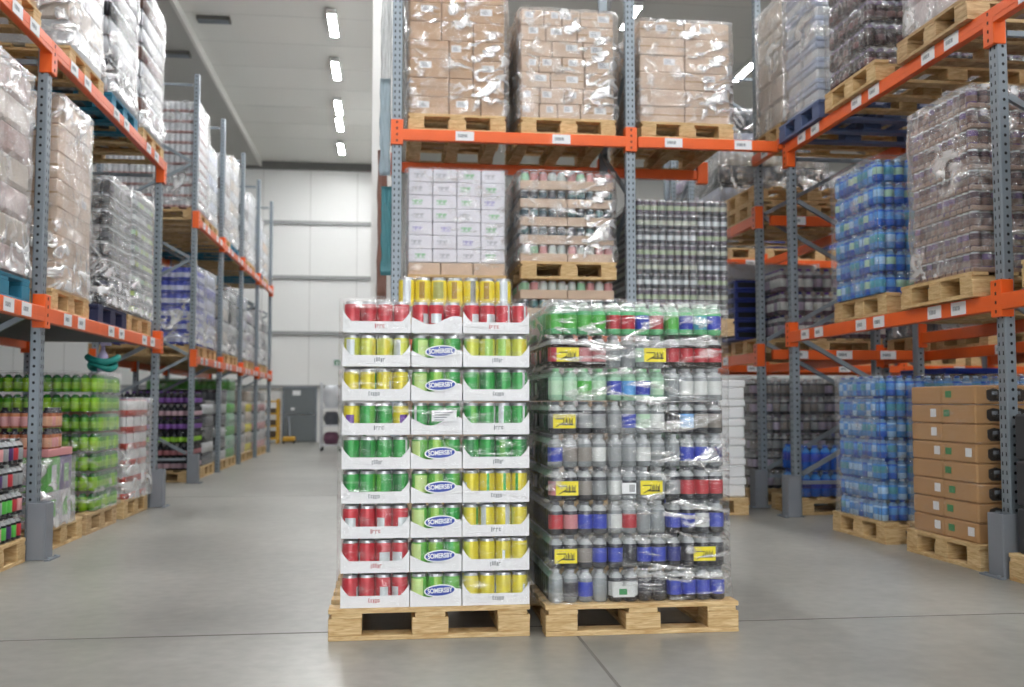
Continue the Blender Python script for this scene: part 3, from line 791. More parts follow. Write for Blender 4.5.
def sticker_mesh():
    def f():
        b = MB(); b.box(-.038, .038, -.0012, 0, -.023, .023, STICK)
        b.box(-.03, .0, -.0016, -.0011, .006, .009, PRINT_K); 
        for q in range(7): b.box(-.004 + q * .005, -.002 + q * .005 + (q % 3) * .0007, -.0016, -.0011, -.014, .01 - (q % 2) * .005, PRINT_K)
        b.quad([(-.03, -.0016, -.018), (-.027, -.0016, -.019), (-.002, -.0016, -.006), (-.004, -.0016, -.003)], PRINT_K); b.box(-.016, .03, -.0016, -.0011, -.012, -.009, PRINT_K)
        return b.mesh('price_sticker')
    return cached('pstick', f)
rd = random.Random(9)
for k in range(9):
    for col in range(3):
        liq, labs, stk, desc = SPEC[k][col]
        for row in range(3):
            if row and col == 1: continue
            lq = liq
            if row or col == 0: side_l = ['dark', 'dark', 'smoke', 'dark', 'dark', 'dark', 'dark', 'cola', 'mint'][k]
            if row: lq = side_l
            x = .645 + .123 + col * .2475 + rd.uniform(-.0006, .0006); y = 4.045 + .186 + row * .376 + rd.uniform(-.003, .003); z = .1248 + k * PITCH + .0005
            pos = ['front left', 'front middle', 'front right'][col] if row == 0 else '%s side %s back' % (['left', '', 'right'][col], ORD[row])
            if row: desc = {'dark': 'dark green bottles', 'smoke': 'smoky bottles', 'cola': 'cola bottles', 'mint': 'mint green bottles'}[lq]
            lab = '%s, %s, %s of bottle stack' % (('pack of ' + desc) if len(desc.split()) <= 6 else desc, LAYER[k], pos)
            if len(lab.replace(',', '').split()) > 16: lab = lab.replace('with a ', 'with ').replace(' bottle stack', ' bottle stack')
            if len(lab.replace(',', '').split()) > 16: lab = lab.replace('pack of ', '').replace(' of bottle stack', ' bottle stack')
            t = thing('bottle_pack', lab, 'bottle pack', (x, y, z), rd.uniform(-.0015, .0015), 'packs in the front bottle stack')
            lm, tm = LIQ[lq]
            for a in range(4):
                for c in range(6):
                    front = row == 0 and c == 0
                    if not (front or (row == 0 and c == 1) or (col == 0 and a == 0) or (col == 2 and a == 3)): continue
                    l = labs[a] if front else ('-' if (row or c > 0) and rd.random() < .5 else rd.choice(labs))
                    p = ((a - 1.5) * 2 * BR, (c - 2.5) * 2 * BR, 0)
                    if front:
                        o = link('bottle', bottle_mesh((lq, 'plain'), BR, BH, lm, tm, lm, .2, .6, None, 14), t, p)
                        link('cap', cap_mesh(lq, BR, BH, CAPM[lq]), o)
                        if l != '-': link('label', ring_mesh(LAB[l]), o, label=None)
                    else:
                        m_ = LAB[l] if l != '-' else lm
                        if col == 0 and a == 0 and k < 7: lm2, tm2 = LIQ[side_l]; m_ = m_ if l != '-' and rd.random() < .3 else lm2
                        else: lm2, tm2 = lm, tm
                        link('bottle', bottle_mesh((lm2.name, m_.name, 'r'), BR, BH, lm2, tm2, m_, .2, .6, CAPM[lq], 10), t, p)
            if row == 0:
                for sx in stk: link('price_sticker', sticker_mesh(), t, (sx, -.1885, .052), 0, scale=(1.22, 1, 1.25), label='yellow price sticker with dark print')
                if (k, col) == (3, 1):
                    b = MB(); b.box(-.03, .03, -.0012, 0, -.022, .022, PLATE)
                    for q in range(6): b.box(.002 + q * .004, .004 + q * .004, -.0016, -.0011, -.015, .015, PRINT_K)
                    link('barcode_label', b.mesh('barcode_label'), t, (-.04, -.1885, .05), 0, label='white barcode label')
                if (k, col) == (0, 1):
                    b = MB(); b.box(-.06, .03, -.0012, 0, -.022, .022, LAB['w']); b.box(-.035, -.002, -.0016, -.0011, -.012, .012, GREENPR); link('paper_label', b.mesh('paper_label'), t, (-.05, -.1885, .042))
            link('film_sleeve', hull_mesh('bpk', 4, 6, BR, pk_prof(BH, FILM_PACK), .0012), t)
wrap('crumpled clear stretch film round the front bottle stack', .645, 1.39, 4.04, 5.18, .128, 1.357, FILM_FRONT, .008, 11, off=.014, res=.03)

# ------------------------------------------------------------------ near right rack
def pal(where, x, y, z, rz=PI / 2, m=None, near=True): return pallet('%s under %s' % ({None: 'wooden pallet', 'pallet_wood': 'wooden pallet', 'aged_pallet_wood': 'worn wooden pallet', 'teal_paint': 'teal pallet', 'navy_paint': 'navy pallet', 'greyblue_paint': 'grey-blue pallet'}[m.name if m else None], where), x, y, z, rz, m, near)
RX = 3.29
# brown shelf cartons on the floor
DARKB = mat('dark_bottle_glimpse', '3a3531', .3)
def brown_tray(i, j, k, e):
    def build(loc, rz, e, rnd):
        ux, uy, uh = .385, .352, .112
        o = link('carton_tray', cached('ctray', lambda: boxmesh('carton_tray', ux - .005, uy - .005, uh - .003, KRAFT_D, .008, 'b')), None, loc, rz)
        if 'F' in e:
            def f():
                b = MB()
                pts = [(-.12, .03), (-.1, .012)] + [(.0 + .02, .012), (.1, .012), (.12, .03), (.12, .075), (.08, .088), (.04, .078), (0, .09), (-.04, .078), (-.08, .088), (-.12, .075)]
                b.quad([(x, 0, z) for x, z in pts], DARKB); 
                for q in (-.07, 0, .07): b.lathe([(.02, .028, DARKB), (.022, .05, PRINT), (.021, .07, DARKB)], 8, q, .01)
                return b.mesh('cutout')
            link('cutout', cached('cutout', f), o, (0, -uy / 2 + .0018, .004), label='dark opening showing bottles')
        if 'L' in e:
            for off, m, pr in ((.1, GREENPR, .75), (-.09, PLATE, .4)) if j == 0 else ((-.1, PLATE, .5), (.06, PLATE, .15)):
                if rnd.random() > pr: continue
                bm_ = cached(('sq', m.name), lambda: boxmesh('printed_label', .062, .002, .05 if m is PLATE else .04, m))
                link('printed_label', bm_, o, (-ux / 2 + .0012, off + rnd.uniform(-.02, .02), .06), -PI / 2, label='green printed square' if m is GREENPR else 'white paper label')
        return o
    return 'carton_tray', 'brown drink carton', 'box', build
load('brown load on right floor', brown_tray, RX, 5.32, 3, 2, 8, .385, .352, .112, .144, 'right', 'brown cartons on the floor pallet')
wrap('clear film round the brown cartons on the right floor', RX, RX + 1.155, 5.32, 6.024, .15, 1.05, FILM_SOFT, .006, 19)
pal('the brown cartons, right rack floor', 3.86, 5.66, 0)
# blue water, floor and shelf
WAT = mat('water_blue', '5a9fe2', .12, var=.25); WAT2 = mat('water_deep_blue', '356fd4', .12, var=.2); WATP = mat('water_pale', 'b4d6f0', .12, var=.15)
WTOP = clear_plastic('water_clear_top', '93bfe8', .6); CAPB = mat('cap_blue', '2b62c8', .4); CAPW = mat('cap_pale', 'dce8f0', .4)
wb = [bottle_mesh(('wat', q), .0345, .136, a, WTOP, l, .3, .62, c, 12) for q, (a, l, c) in enumerate(((WAT, WATP, CAPB), (WAT2, WAT, CAPB), (WAT, LAB['t'], CAPW), (WATP, WAT, CAPW)))]
wsl = hull_mesh('wat', 6, 3, .0342, pk_prof(.136, FILM_BLUE), .0012)
load('blue load on right floor', cont_pack('water_bottle_pack', 'blue water pack', 'bottle pack', 'bottle', wb, 6, 3, .0342, wsl), RX - .02, 6.41, 3, 3, 7, .416, .209, .14, .146, 'right', 'water packs on the right floor pallet')
pal('the blue water packs, right rack floor', 3.86, 6.73, 0)
wrap('clear film round the blue water load on the right floor', RX - .02, RX + 1.23, 6.41, 7.04, .148, 1.13, FILM, .012, 21)
wb2 = [bottle_mesh(('watB', q), .0365, .15, a, WTOP, l, .3, .62, c, 12) for q, (a, l, c) in enumerate(((WAT, WATP, CAPB), (WAT2, WAT, CAPB), (WAT, LAB['t'], CAPB), (WAT2, LAB['G'], CAPW)))]
wsl2 = hull_mesh('wat2', 6, 3, .0361, pk_prof(.15, FILM_BLUE), .0012)
load('blue load on right middle beam', cont_pack('water_bottle_pack', 'blue bottle pack', 'bottle pack', 'bottle', wb2, 6, 3, .0361, wsl2), RX - .02, 6.38, 3, 3, 6, .44, .222, .1545, 1.646, 'right', 'water packs on the right middle beam')
pal('the blue bottle packs, right middle beam', 3.9, 6.72, 1.5)
wrap('clear film round the blue bottle load on the right middle beam', RX - .02, RX + 1.3, 6.38, 7.05, 1.66, 2.59, FILM, .014, 22)
# plum and brown cans
PLUM = mat('can_plum', '4a3340', .25, .3); BROWNC = mat('can_brown', '6e5148', .3, .2); PURPLE = mat('can_purple', '6a4d86', .25, .3)
bc = [can_mesh(('brn', q), .033, .1145, a, p, 14, t2) for q, (a, t2, p) in enumerate(((PLUM, BROWNC, None), (PLUM, BROWNC, None), (PURPLE, BROWNC, None)))]
TRAYB = mat('tray_brown', '9d8272', .7)
def lowtray(key, w, d, h, m):
    def f():
        b = MB(); b.box(-w / 2, w / 2, -d / 2, d / 2, 0, h, m, .004); return b.mesh('tray')
    return cached(('lt', key), f)
for wh, y0, nm in (('brown can load, right middle beam', 5.29, 'the brown can load, right middle beam'), ('nearest brown can load beyond post', 4.05, 'the nearest brown can load, right middle beam')):
    load(wh, cont_pack('beer_can_pack', 'brown can pack', 'can pack', 'can', bc, 6, 5, .0328, box_film('bc', .394, .33, .116, FILM_PACK), lowtray('bc', .392, .328, .03, TRAYB), pz=.001), RX, y0, 3, 2, 9, .396, .332, .119, 1.646, 'right', 'packs of ' + wh)
    pal(nm, 3.86, y0 + .37, 1.5)
    wrap('shiny clear film round ' + nm, RX, RX + 1.188, y0, y0 + .667, 1.66, 2.73, FILM_THICK, .02, 23 + y0, top=.2)
# nearest floor load at the frame edge
load('crate load at right edge', hull_unit('plastic_crate', 'dark plastic crate', 'crate', [cached('crt', lambda: boxmesh('crate', .39, .38, .24, mat('crate_dark', '34363b', .5), .012, 'b'))]), RX, 4.2, 3, 2, 3, .4, .39, .246, .145, 'right', 'dark crates on the floor')
pal('the dark crates at the right edge', 3.86, 4.6, 0)
# upper right loads
COL2 = mat('cola_dark', '2b1a20', .12); COLTOP = mat('cola_violet', '6a5a78', .12, var=.2); COLLAB = mat('cola_label', '45242c', .3)
cb = [bottle_mesh(('col2', q), .0395, .166, COL2, COLTOP, l, .2, .45, c, 12) for q, (l, c) in enumerate(((COLLAB, None), (COL2, None), (mat('cola_lab2', '5a2c30', .3), None)))]
load('cola load on right upper beam', cont_pack('cola_bottle_pack', 'dark cola pack', 'bottle pack', 'bottle', cb, 5, 4, .0391, hull_mesh('col', 5, 4, .0391, pk_prof(.166, FILM_PACK), .0012)), RX, 6.5, 3, 2, 6, .397, .319, .17, 3.296, 'right', 'cola packs on the right upper beam')
pal('the cola load, right upper beam', 3.86, 6.73, 3.15)
wrap('shiny film round the cola load on the right upper beam', RX, RX + 1.19, 6.5, 7.14, 3.31, 4.32, FILM, .02, 31)
def slab_unit(name, noun, cat, mats, ux, uy, uh):
    def unit(i, j, k, e):
        def build(loc, rz, e, rnd):
            m = mats[k % len(mats)]
            return link(name, cached(('slab', name, ux, uy, uh, m.name), lambda: boxmesh(name, ux - .006, uy - .006, uh - .004, m, min(.02, uh * .14), 'b')), None, loc, rz)
        return name, noun, cat, build
    return unit
PINKW = mat('pinkish_sack', 'cbbfbf', .6); PALEW = mat('pale_grey_pack', 'cfd2d6', .45); PALEW2 = mat('pale_bluish_pack', 'b9c3d8', .4); BEIGE = mat('beige_pack', 'c9bdb0', .5)
load('pale load on right upper beam', slab_unit('white_carton', 'off-white carton', 'box', [PINKW], .39, .33, .2), RX, 5.3, 3, 2, 5, .39, .335, .2, 3.295, 'right', 'off-white cartons')
pal('the off-white cartons, right upper beam', 3.86, 5.64, 3.15, m=W_PAL2)
wrap('milky film round the off-white cartons on the right upper beam', RX, RX + 1.17, 5.3, 5.97, 3.3, 4.3, FILM_THICK, .02, 33)
def stack_unit(i, j, k, e):
    def build(loc, rz, e, rnd):
        def f():
            b = MB(); b.box(-.19, .19, -.15, .15, 0, .04, PALEW2, .01); b.box(-.175, .175, -.135, .135, .04, .12, PALEW, .01); b.box(-.19, .19, -.15, .15, .12, .165, PALEW2, .01); return b.mesh('tub')
        return link('stacking_tub', cached('tub', f), None, loc, rz)
    return 'stacking_tub', 'pale blue tub', 'tub', build
load('tub load on right upper beam', stack_unit, RX, 7.34, 3, 2, 7, .39, .31, .168, 3.295, 'right', 'stacking tubs')
pal('the pale blue tubs, right upper beam', 3.86, 7.63, 3.15, m=PAL_GREYBLUE)
wrap('milky film round the pale blue tubs on the right upper beam', RX, RX + 1.17, 7.34, 7.96, 3.32, 4.5, FILM_THICK, .012, 34)
load('beige load on bridge beam', slab_unit('beige_carton', 'beige carton', 'box', [BEIGE], .386, .286, .218), RX + .03, 8.09, 3, 2, 5, .39, .289, .22, 3.342, 'right', 'beige cartons')
o = pal('the beige cartons on the short bridge beam', 3.9, 8.39, 3.194); o.scale = (.74, 1, 1)
wrap('milky film round the beige cartons on the short bridge beam', RX + .03, RX + 1.2, 8.088, 8.67, 3.345, 4.46, FILM_THICK, .006, 35)

def settle(x0, x1, y0, y1, za, zb, dz):
    for o in C.objects:
        if o.parent is None and x0 < o.location.x < x1 and y0 < o.location.y < y1 and za < o.location.z < zb: o.location.z += dz
settle(3.2, 4.7, 3.9, 8.03, 1.45, 3.05, .035); settle(3.2, 4.7, 3.9, 8.03, 3.1, 6, -.02)

# ------------------------------------------------------------------ second right rack (beyond the passage)
def wrapped(label, x0, x1, y0, y1, z0, nl, uh, mats, group, fm=None, amp=.02, seed=0, cells=None):
    """one film-wrapped pallet load whose cases cannot be told apart from here: layers and film are its parts"""
    t = thing('wrapped_load', label, 'pallet load', ((x0 + x1) / 2, (y0 + y1) / 2, z0), 0, group)
    w, d = x1 - x0, y1 - y0
    for k in range(nl):
        m = mats[k % len(mats)]
        def f():
            if cells: nx, ny, r = cells; return hull_mesh((nx, ny, r, uh, m.name), nx, ny, r, [(0, 1, m), (uh * .55, 1, m), (uh * .75, .9, mats[-1]), (uh * .97, .6, mats[-1])])
            return cached(('lay', round(w, 3), round(d, 3), uh, m.name), lambda: boxmesh('layer', w - .01, d - .01, uh - .006, m, .012, 'b'))
        link('layer', f(), t, (random.uniform(-.004, .004), random.uniform(-.004, .004), k * uh))
    bw = wrap('film of load %d %d' % (x0 * 100, y0 * 100 + z0 * 9999), x0, x1, y0, y1, z0 + .01, z0 + nl * uh + .008, fm or FILM_THICK, amp, seed, res=.07)
    for key in ('label', 'category'): del bw[key]
    bw.parent = t; bw.location = (0, 0, .01)
    return t
NAVY_ = mat('navy_cans', '2c3a80', .4); BLC_ = mat('blue_cans', '3a56c0', .35)
SLATE = mat('slate_bottles', '55585f', .3, var=.2); PALEV = mat('pale_violet_label', 'a89ab0', .4); LILAC = mat('lilac_tops', 'b5a8c0', .35)
wrapped('pale grey wrapped load on the second right rack, upper beam', 3.3, 4.46, 9.72, 10.48, 2.804, 6, .19, [PALEW, PALEW2, SLATE], 'loads on the second right rack', seed=41, cells=(13, 8, .0445))
pal('the pale grey load, second right rack', 3.86, 10.1, 2.66, near=False)
for k in range(2): pallet('empty wooden pallet lying flat on the second right rack, %s' % ('upper of two' if k else 'lower of two'), 3.92, 9.25, 2.664 + .146 * k, PI / 2 + .03 * k, None, True)
VIOB = [bottle_mesh(('vio', q), .044, .215, a, CLEAR, l, .2, .55, c, 10) for q, (a, l, c) in enumerate(((SLATE, PALEV, LAB['d']), (mat('mauve_liquid', '7d6c78', .2), LAB['w'], VIOL)))]
load('violet load, second right rack', cont_pack('juice_bottle_pack', 'mauve bottle pack', 'bottle pack', 'bottle', VIOB, 4, 4, .0435, hull_mesh('vio', 4, 4, .0435, pk_prof(.215, FILM_PACK), .0012)), 3.6, 8.93, 3, 2, 3, .355, .355, .22, 1.546, 'right', 'mauve bottle packs')
pal('the mauve bottle packs, second right rack', 4.0, 9.3, 1.4, near=False)
NAVY = mat('crate_navy', '2c3a80', .5)
def crate_mesh(key, w, d, h, m):
    def f():
        b = MB(); b.box(-w / 2, w / 2, -d / 2, d / 2, 0, h * .3, m, .008); b.box(-w / 2 + .012, w / 2 - .012, -d / 2 + .012, d / 2 - .012, h * .3, h * .8, HOLE)
        for sx in (-1, 1):
            for sy in (-1, 1): b.box(sx * w / 2 - .03 * (sx > 0), sx * w / 2 + .03 * (sx < 0), sy * d / 2 - .03 * (sy > 0), sy * d / 2 + .03 * (sy < 0), h * .3, h * .8, m)
        b.box(-w / 2, w / 2, -d / 2, d / 2, h * .8, h, m, .008); return b.mesh('crate')
    return cached(('crate', key), f)
for k in range(6):
    tag(link('slotted_crate', crate_mesh('navy', .27, .4, .095, NAVY), None, (3.44, 9.5, 1.546 + .097 * k)), 'navy slotted crate, %s up, beside the mauve bottles' % ORD[k], 'crate', 'navy crates')
gbt = [bottle_mesh(('gbt', q), .0365, .166, a, CLEAR, l, .2, .6, c, 10) for q, (a, l, c) in enumerate(((SMOKE, LAB['s'], CAPM['grey']), (SMOKE, LILAC, CAPM['smoke']), (SLATE, LAB['n'], CAPM['grey'])))]
load('grey load, second right rack', cont_pack('grey_bottle_pack', 'grey bottle pack', 'bottle pack', 'bottle', gbt, 5, 5, .0365, hull_mesh('gbt', 5, 5, .0365, pk_prof(.166, FILM_PACK), .0012)), 3.33, 8.98, 3, 2, 6, .37, .37, .171, .146, 'right', 'grey bottle packs behind the right rack')
wrap('clear film round the grey bottle packs behind the near right rack', 3.33, 4.44, 8.98, 9.72, .15, 1.18, FILM, .012, 43)
pal('the grey bottle load, second right rack floor', 3.88, 9.37, 0, near=False)
wbig = [bottle_mesh(('wbig', q), .046, .21, WAT2, WAT, l, .35, .65, CAPB, 12) for q, l in enumerate((LAB['b'], WAT2, LAB['d']))]
load('blue load between rack frames', cont_pack('water_bottle_pack', 'deep blue bottle pack', 'bottle pack', 'bottle', wbig, 4, 5, .0455, hull_mesh('wbig', 4, 5, .0455, pk_prof(.21, FILM_BLUE), .0012)), 3.45, 8.12, 3, 1, 2, .37, .47, .222, .146, 'right', 'deep blue packs between the racks')
o = pal('the deep blue bottle packs between two right racks', 3.99, 8.37, 0, near=False); o.scale = (.72, 1, 1)
wrapped('grey and mauve load on the floor of the second right rack, further back', 3.3, 4.46, 9.95, 10.75, .145, 6, .17, [SLATE, LILAC], 'loads on the second right rack', seed=45, cells=(12, 8, .048))
pal('the grey and mauve load, second right rack', 3.88, 10.35, 0, near=False)
wrapped('white wrapped load on the middle beam of the second right rack', 3.3, 4.46, 10.0, 10.8, 1.546, 5, .17, [PALEW, LILAC], 'loads on the second right rack', seed=46)
pal('the white wrapped load, second right rack', 3.88, 10.4, 1.4, near=False)
rack('cross rack further back on the right, behind the second right rack', (3.75, 12.1), 0, [2.75, 2.75], [1.42, 2.75], 4.4)
for n in range(6):
    for lev, (z0, nl, uh) in enumerate(((.145, 6, .165), (1.566, 5, .17), (2.896, 6, .17))):
        ms, nm = [([SLATE, LILAC], 'mauve'), ([KRAFT, BEIGE], 'tan'), ([NAVY_, SLATE], 'navy'), ([PALEW, SLATE], 'grey-white'), ([BLC_, PALEW], 'blue'), ([BROWNC, PLUM], 'brown')][(n * 2 + lev * 3 + n // 3) % 6]
        x0 = 3.83 + (n % 3) * .88 + (n // 3) * 2.75
        wrapped('%s wrapped load, %s of the rear cross rack, %s from left' % (nm, ['floor', 'middle beam', 'upper beam'][lev], ORD[n]), x0, x0 + .76, 12.16, 13.2, z0, nl, uh, ms, 'loads on the rear cross rack', seed=200 + n * 3 + lev, amp=.015, cells=(9, 12, .0425), fm=FILM)
        pal('%s load, %s of the rear cross rack, %s from left' % (nm, ['floor', 'middle beam', 'upper beam'][lev], ORD[n]), x0 + .38, 12.68, z0 - .145, 0, near=False)
# rack behind the near right one
for n, (y0, z0, nl, uh, ms, lab) in enumerate(((8.66, 1.566, 5, .18, [SLATE, LILAC], 'dim wrapped load behind the blue bottles, on the hindmost right rack'), (7.7, .145, 6, .17, [KRAFT, BEIGE], 'beige load behind the blue water, on the hindmost right rack'), (7.76, 1.566, 4, .17, [PALEW, NAVY], 'pale load behind the brown cans, on the hindmost right rack'), (8.0, 3.246, 5, .18, [SLATE, PALEW], 'high grey load on the hindmost right rack'))):
    wrapped(lab, 4.97, 6.05, y0, y0 + .78, z0, nl, uh, ms, 'loads on the hindmost right rack', seed=50 + n)
    pal('the ' + lab.split(',')[0].split(' on the')[0], 5.53, y0 + .39, z0 - .145, near=False)
BLUEC = mat('crate_blue', '2a4fc4', .45)
for k in range(5):
    tag(link('blue_crate', crate_mesh('blue', .55, .38, .25, BLUEC), None, (5.3, 8.75, .001 + k * .252)), 'bright blue plastic crate, %s up, nearer stack behind the brown cartons' % ORD[k], 'crate', 'blue crates behind the cartons')
    tag(link('blue_crate', crate_mesh('blue', .55, .38, .25, BLUEC), None, (5.3, 9.2, .001 + k * .252)), 'bright blue plastic crate, %s up, farther stack behind the brown cartons' % ORD[k], 'crate', 'blue crates behind the water')

# ------------------------------------------------------------------ centre rack
def carton_stack(where, x0, w, nl, uh, widths, m, seed, sticker, grp):
    rnd = random.Random(seed)
    for k in range(nl):
        while True:
            ws, t = [], 0
            while t < w - .12: q = rnd.choice(widths); ws.append(q); t += q
            if abs(t - w) < .06: break
        ws = [q * w / t for q in ws]; x = x0
        rows = [(x0 + sum(ws[:i]) + ws[i] / 2, ws[i], 8.1 + .195, 'F' + ('L' if i == 0 else '') + ('R' if i == len(ws) - 1 else ''), '%s from left' % ORD[i]) for i in range(len(ws))]
        for r_ in (1, 2): rows += [(x0 + .13, .26, 8.295 + .39 * r_, 'L', 'left side %s back' % ORD[r_]), (x0 + w - .13, .26, 8.295 + .39 * r_, 'R', 'right side %s back' % ORD[r_])]
        for (cx, bw, cy, e, ph) in rows:
            name, noun, cat, build = carton_unit('cardboard_box', 'brown cardboard box', round(bw - .002, 3), .388, uh, m, rnd.random() < .5, sticker)(0, 0, k, e)
            back = rnd.uniform(0, .014) if 'F' in e else 0
            o = build((cx, cy - back * .5, 3.295 + k * (uh + .001)), 0, e, rnd)
            tag(o, '%s, %s layer up, %s, %s' % (noun, ORD[k], ph, where), cat, grp)
carton_stack('left carton load, centre top', .135, .79, 8, .157, (.2, .265, .33), KRAFT, 4, .4, 'boxes on the left upper centre pallet')
pal('the left carton load, centre rack top', .53, 8.65, 3.15, 0)
wrap('torn clear film round the left carton load, centre rack top', .13, .933, 8.1, 9.27, 3.3, 4.56, FILM_THICK, .03, 61)
carton_stack('middle carton load, centre top', 1.06, .79, 7, .132, (.16, .2, .26, .3), KRAFT_L, 6, .85, 'boxes on the middle upper centre pallet')
pal('the middle carton load, centre rack top', 1.455, 8.65, 3.15, 0)
wrap('shiny crumpled film round the middle carton load, centre rack top', 1.055, 1.855, 8.1, 9.27, 3.3, 4.235, FILM_THICK, .05, 62)
carton_stack('right carton load, centre top', 2.07, .79, 6, .146, (.24, .39, .4), KRAFT_L, 9, .35, 'boxes on the right upper centre pallet')
pal('the right carton load, centre rack top', 2.47, 8.65, 3.15, 0)
wrap('shiny film round the right carton load, centre rack top', 2.065, 2.868, 8.1, 9.27, 3.3, 4.19, FILM_THICK, .04, 63)
# white boxes
PRINT_L = mat('print_pale_grey', 'b9bac2', .6); PRINT_LG = mat('print_pale_green', '8fc59a', .6); PRINT_LV = mat('print_pale_violet', 'a9a4cf', .6)
WB = mat('white_box_card', 'e3e2ea', .5, var=.03)
def whitebox(i, j, k, e):
    if k == 0: return carton_unit('cardboard_box', 'brown cardboard box', .265, .39, .1, KRAFT_L, False, .1)(i, j, k, e)
    def build(loc, rz, e, rnd):
        o = link('white_box', cached('wbox', lambda: boxmesh('white_box', .194, .386, .108, WB, .005, 'b')), None, loc, rz)
        if 'F' in e:
            pm = rnd.choice((PRINT_LG, PRINT_LV, PRINT_L, PRINT_L))
            def f():
                b = MB(); 
                for q in range(5): b.box(-.06 + q * .018, -.048 + q * .018 + .004 * (q % 2), -.001, .0, .0 - .012 * (q % 2), .016, pm)
                b.box(-.06, .02, -.001, 0, -.022, -.017, pm); return b.mesh('print_mark')
            link('print_mark', cached(('wbp', pm.name), f), o, (rnd.uniform(-.02, .03), -.1935, .055))
        return o
    return 'white_box', 'white box', 'box', build
for k in range(1):
    load('white box load, centre rack', lambda i, j, q, e: carton_unit('cardboard_box', 'brown cardboard box', .265, .39, .108, KRAFT_L, False, .1)(i, j, q, e), .135, 8.12, 3, 3, 1, .266, .39, .108, 1.975, 'centre', 'bottom boxes of the white box load')
load('white box stack, centre rack', lambda i, j, q, e: whitebox(i, j, q + 1, e), .135, 8.12, 4, 3, 7, .199, .39, .1105, 2.085, 'centre', 'white boxes in the centre rack')
pal('the white box load, middle of centre rack', .535, 8.65, 1.83, 0)
load('half load under white boxes', carton_unit('cardboard_box', 'brown cardboard box', .265, .39, .184, KRAFT, True, .3), .135, 8.1, 3, 3, 1, .266, .39, .184, 1.645, 'centre', 'boxes under the white box pallet')
pal('the half load below the white boxes, centre rack', .53, 8.65, 1.5, 0)
wrap('clear film round the white boxes in the centre rack', .135, .933, 8.12, 9.29, 1.98, 2.865, FILM, .015, 64)
# tray loads
TEALD = mat('teal_dark_bottle', '3d5560', .25, .2); PINKC = mat('pink_top', 'd49a9a', .4); PALEC = mat('pale_top', 'cfd8d4', .4)
tb = [can_mesh(('tb', q), .036, .145, a, None, 12, t2) for q, (a, t2) in enumerate(((TEALD, SLATE), (SLATE, TEALD), (mat('teal_mid', '5b7f80', .3), TEALD)))]
tb2 = [can_mesh(('tp', q), .036, .145, a, None, 12, a) for q, a in enumerate((PINKC, PALEC, mat('mint_top', '9fd0ae', .4)))]
ktray = lowtray('k', .392, .385, .075, KRAFT_L)
def tray_load(where, nl, z0, grp, toppink):
    load(where, cont_pack('bottle_tray', lambda k, i, j: 'pink bottle tray' if k in toppink else 'teal bottle tray', 'bottle tray', 'bottle', lambda k, i, j: tb2 if k in toppink else tb, 5, 5, .0385, None, ktray, pz=.003), 1.055, 8.12, 2, 3, nl, .397, .39, .1525, z0, 'centre', grp)
tray_load('upper tray load, centre', 5, 2.1, 'trays in the upper tray load', (0, 4))
pal('the upper tray load, middle of centre rack', 1.455, 8.66, 1.955, 0)
tray_load('lower tray load, centre', 2, 1.645, 'trays in the lower tray load', (1,))
pal('the lower tray load, middle of centre rack', 1.455, 8.66, 1.5, 0)
wrap('shiny film round the upper tray load in the centre rack', 1.055, 1.85, 8.12, 9.29, 2.11, 2.87, FILM_THICK, .025, 65)
# grey can load
gc = [can_mesh(('gc', q), .0325, .121, a, p, 12, t2) for q, (a, t2, p) in enumerate(((SLATE, mat('can_pale_band', 'b9bfb0', .3), None), (SLATE, SILV, None), (mat('can_mauve', '67606f', .3, .2), mat('can_sage', 'a9b89a', .3), None)))]
load('grey can load, centre rack', cont_pack('soda_can_pack', 'grey can pack', 'can pack', 'can', lambda k, i, j: gc[(k * 2 + (i + j) // 2) % 3], 4, 6, .0328, box_film('gc', .2645, .393, .123, FILM_PACK)), 2.04, 8.13, 3, 3, 8, .267, .396, .1255, 1.646, 'centre', 'grey can packs')
pal('the grey can load, right side of centre rack', 2.465, 8.68, 1.5, 0, W_PAL2)
wrap('clear film round the grey can load in the centre rack', 2.04, 2.842, 8.13, 9.32, 1.66, 2.66, FILM_SOFT, .005, 66)
# white stacking trays on the floor under it
WT = mat('white_tray_plastic', 'eeeff0', .5, var=.02)
def wtray(i, j, k, e):
    def build(loc, rz, e, rnd):
        def f():
            b = MB(); b.box(-.192, .192, -.19, .19, 0, .1, WT, .012); b.box(-.2, .2, -.198, .198, .1, .163, WT, .012); return b.mesh('white_tray')
        return link('white_tray', cached('wtray', f), None, loc, rz)
    return 'white_tray', 'white stacking tray', 'tray', build
load('white stack on centre floor', wtray, 2.19, 8.2, 2, 2, 6, .405, .405, .165, .145, 'centre', 'white trays on the floor')
pal('the white stacking trays, floor of the passage', 2.595, 8.75, 0, 0)
for n, x in enumerate((.53, 1.46)):
    wrapped('wrapped carton load on the centre floor, %s of two behind the front stacks' % ('left' if n == 0 else 'right'), x - .4, x + .4, 8.14, 9.3, .145, 6, .17, [KRAFT, KRAFT_L], 'floor loads of the centre rack', seed=67 + n)
    pal('the %s wrapped load on the centre floor' % ('left' if n == 0 else 'right'), x, 8.7, 0, 0, near=False)
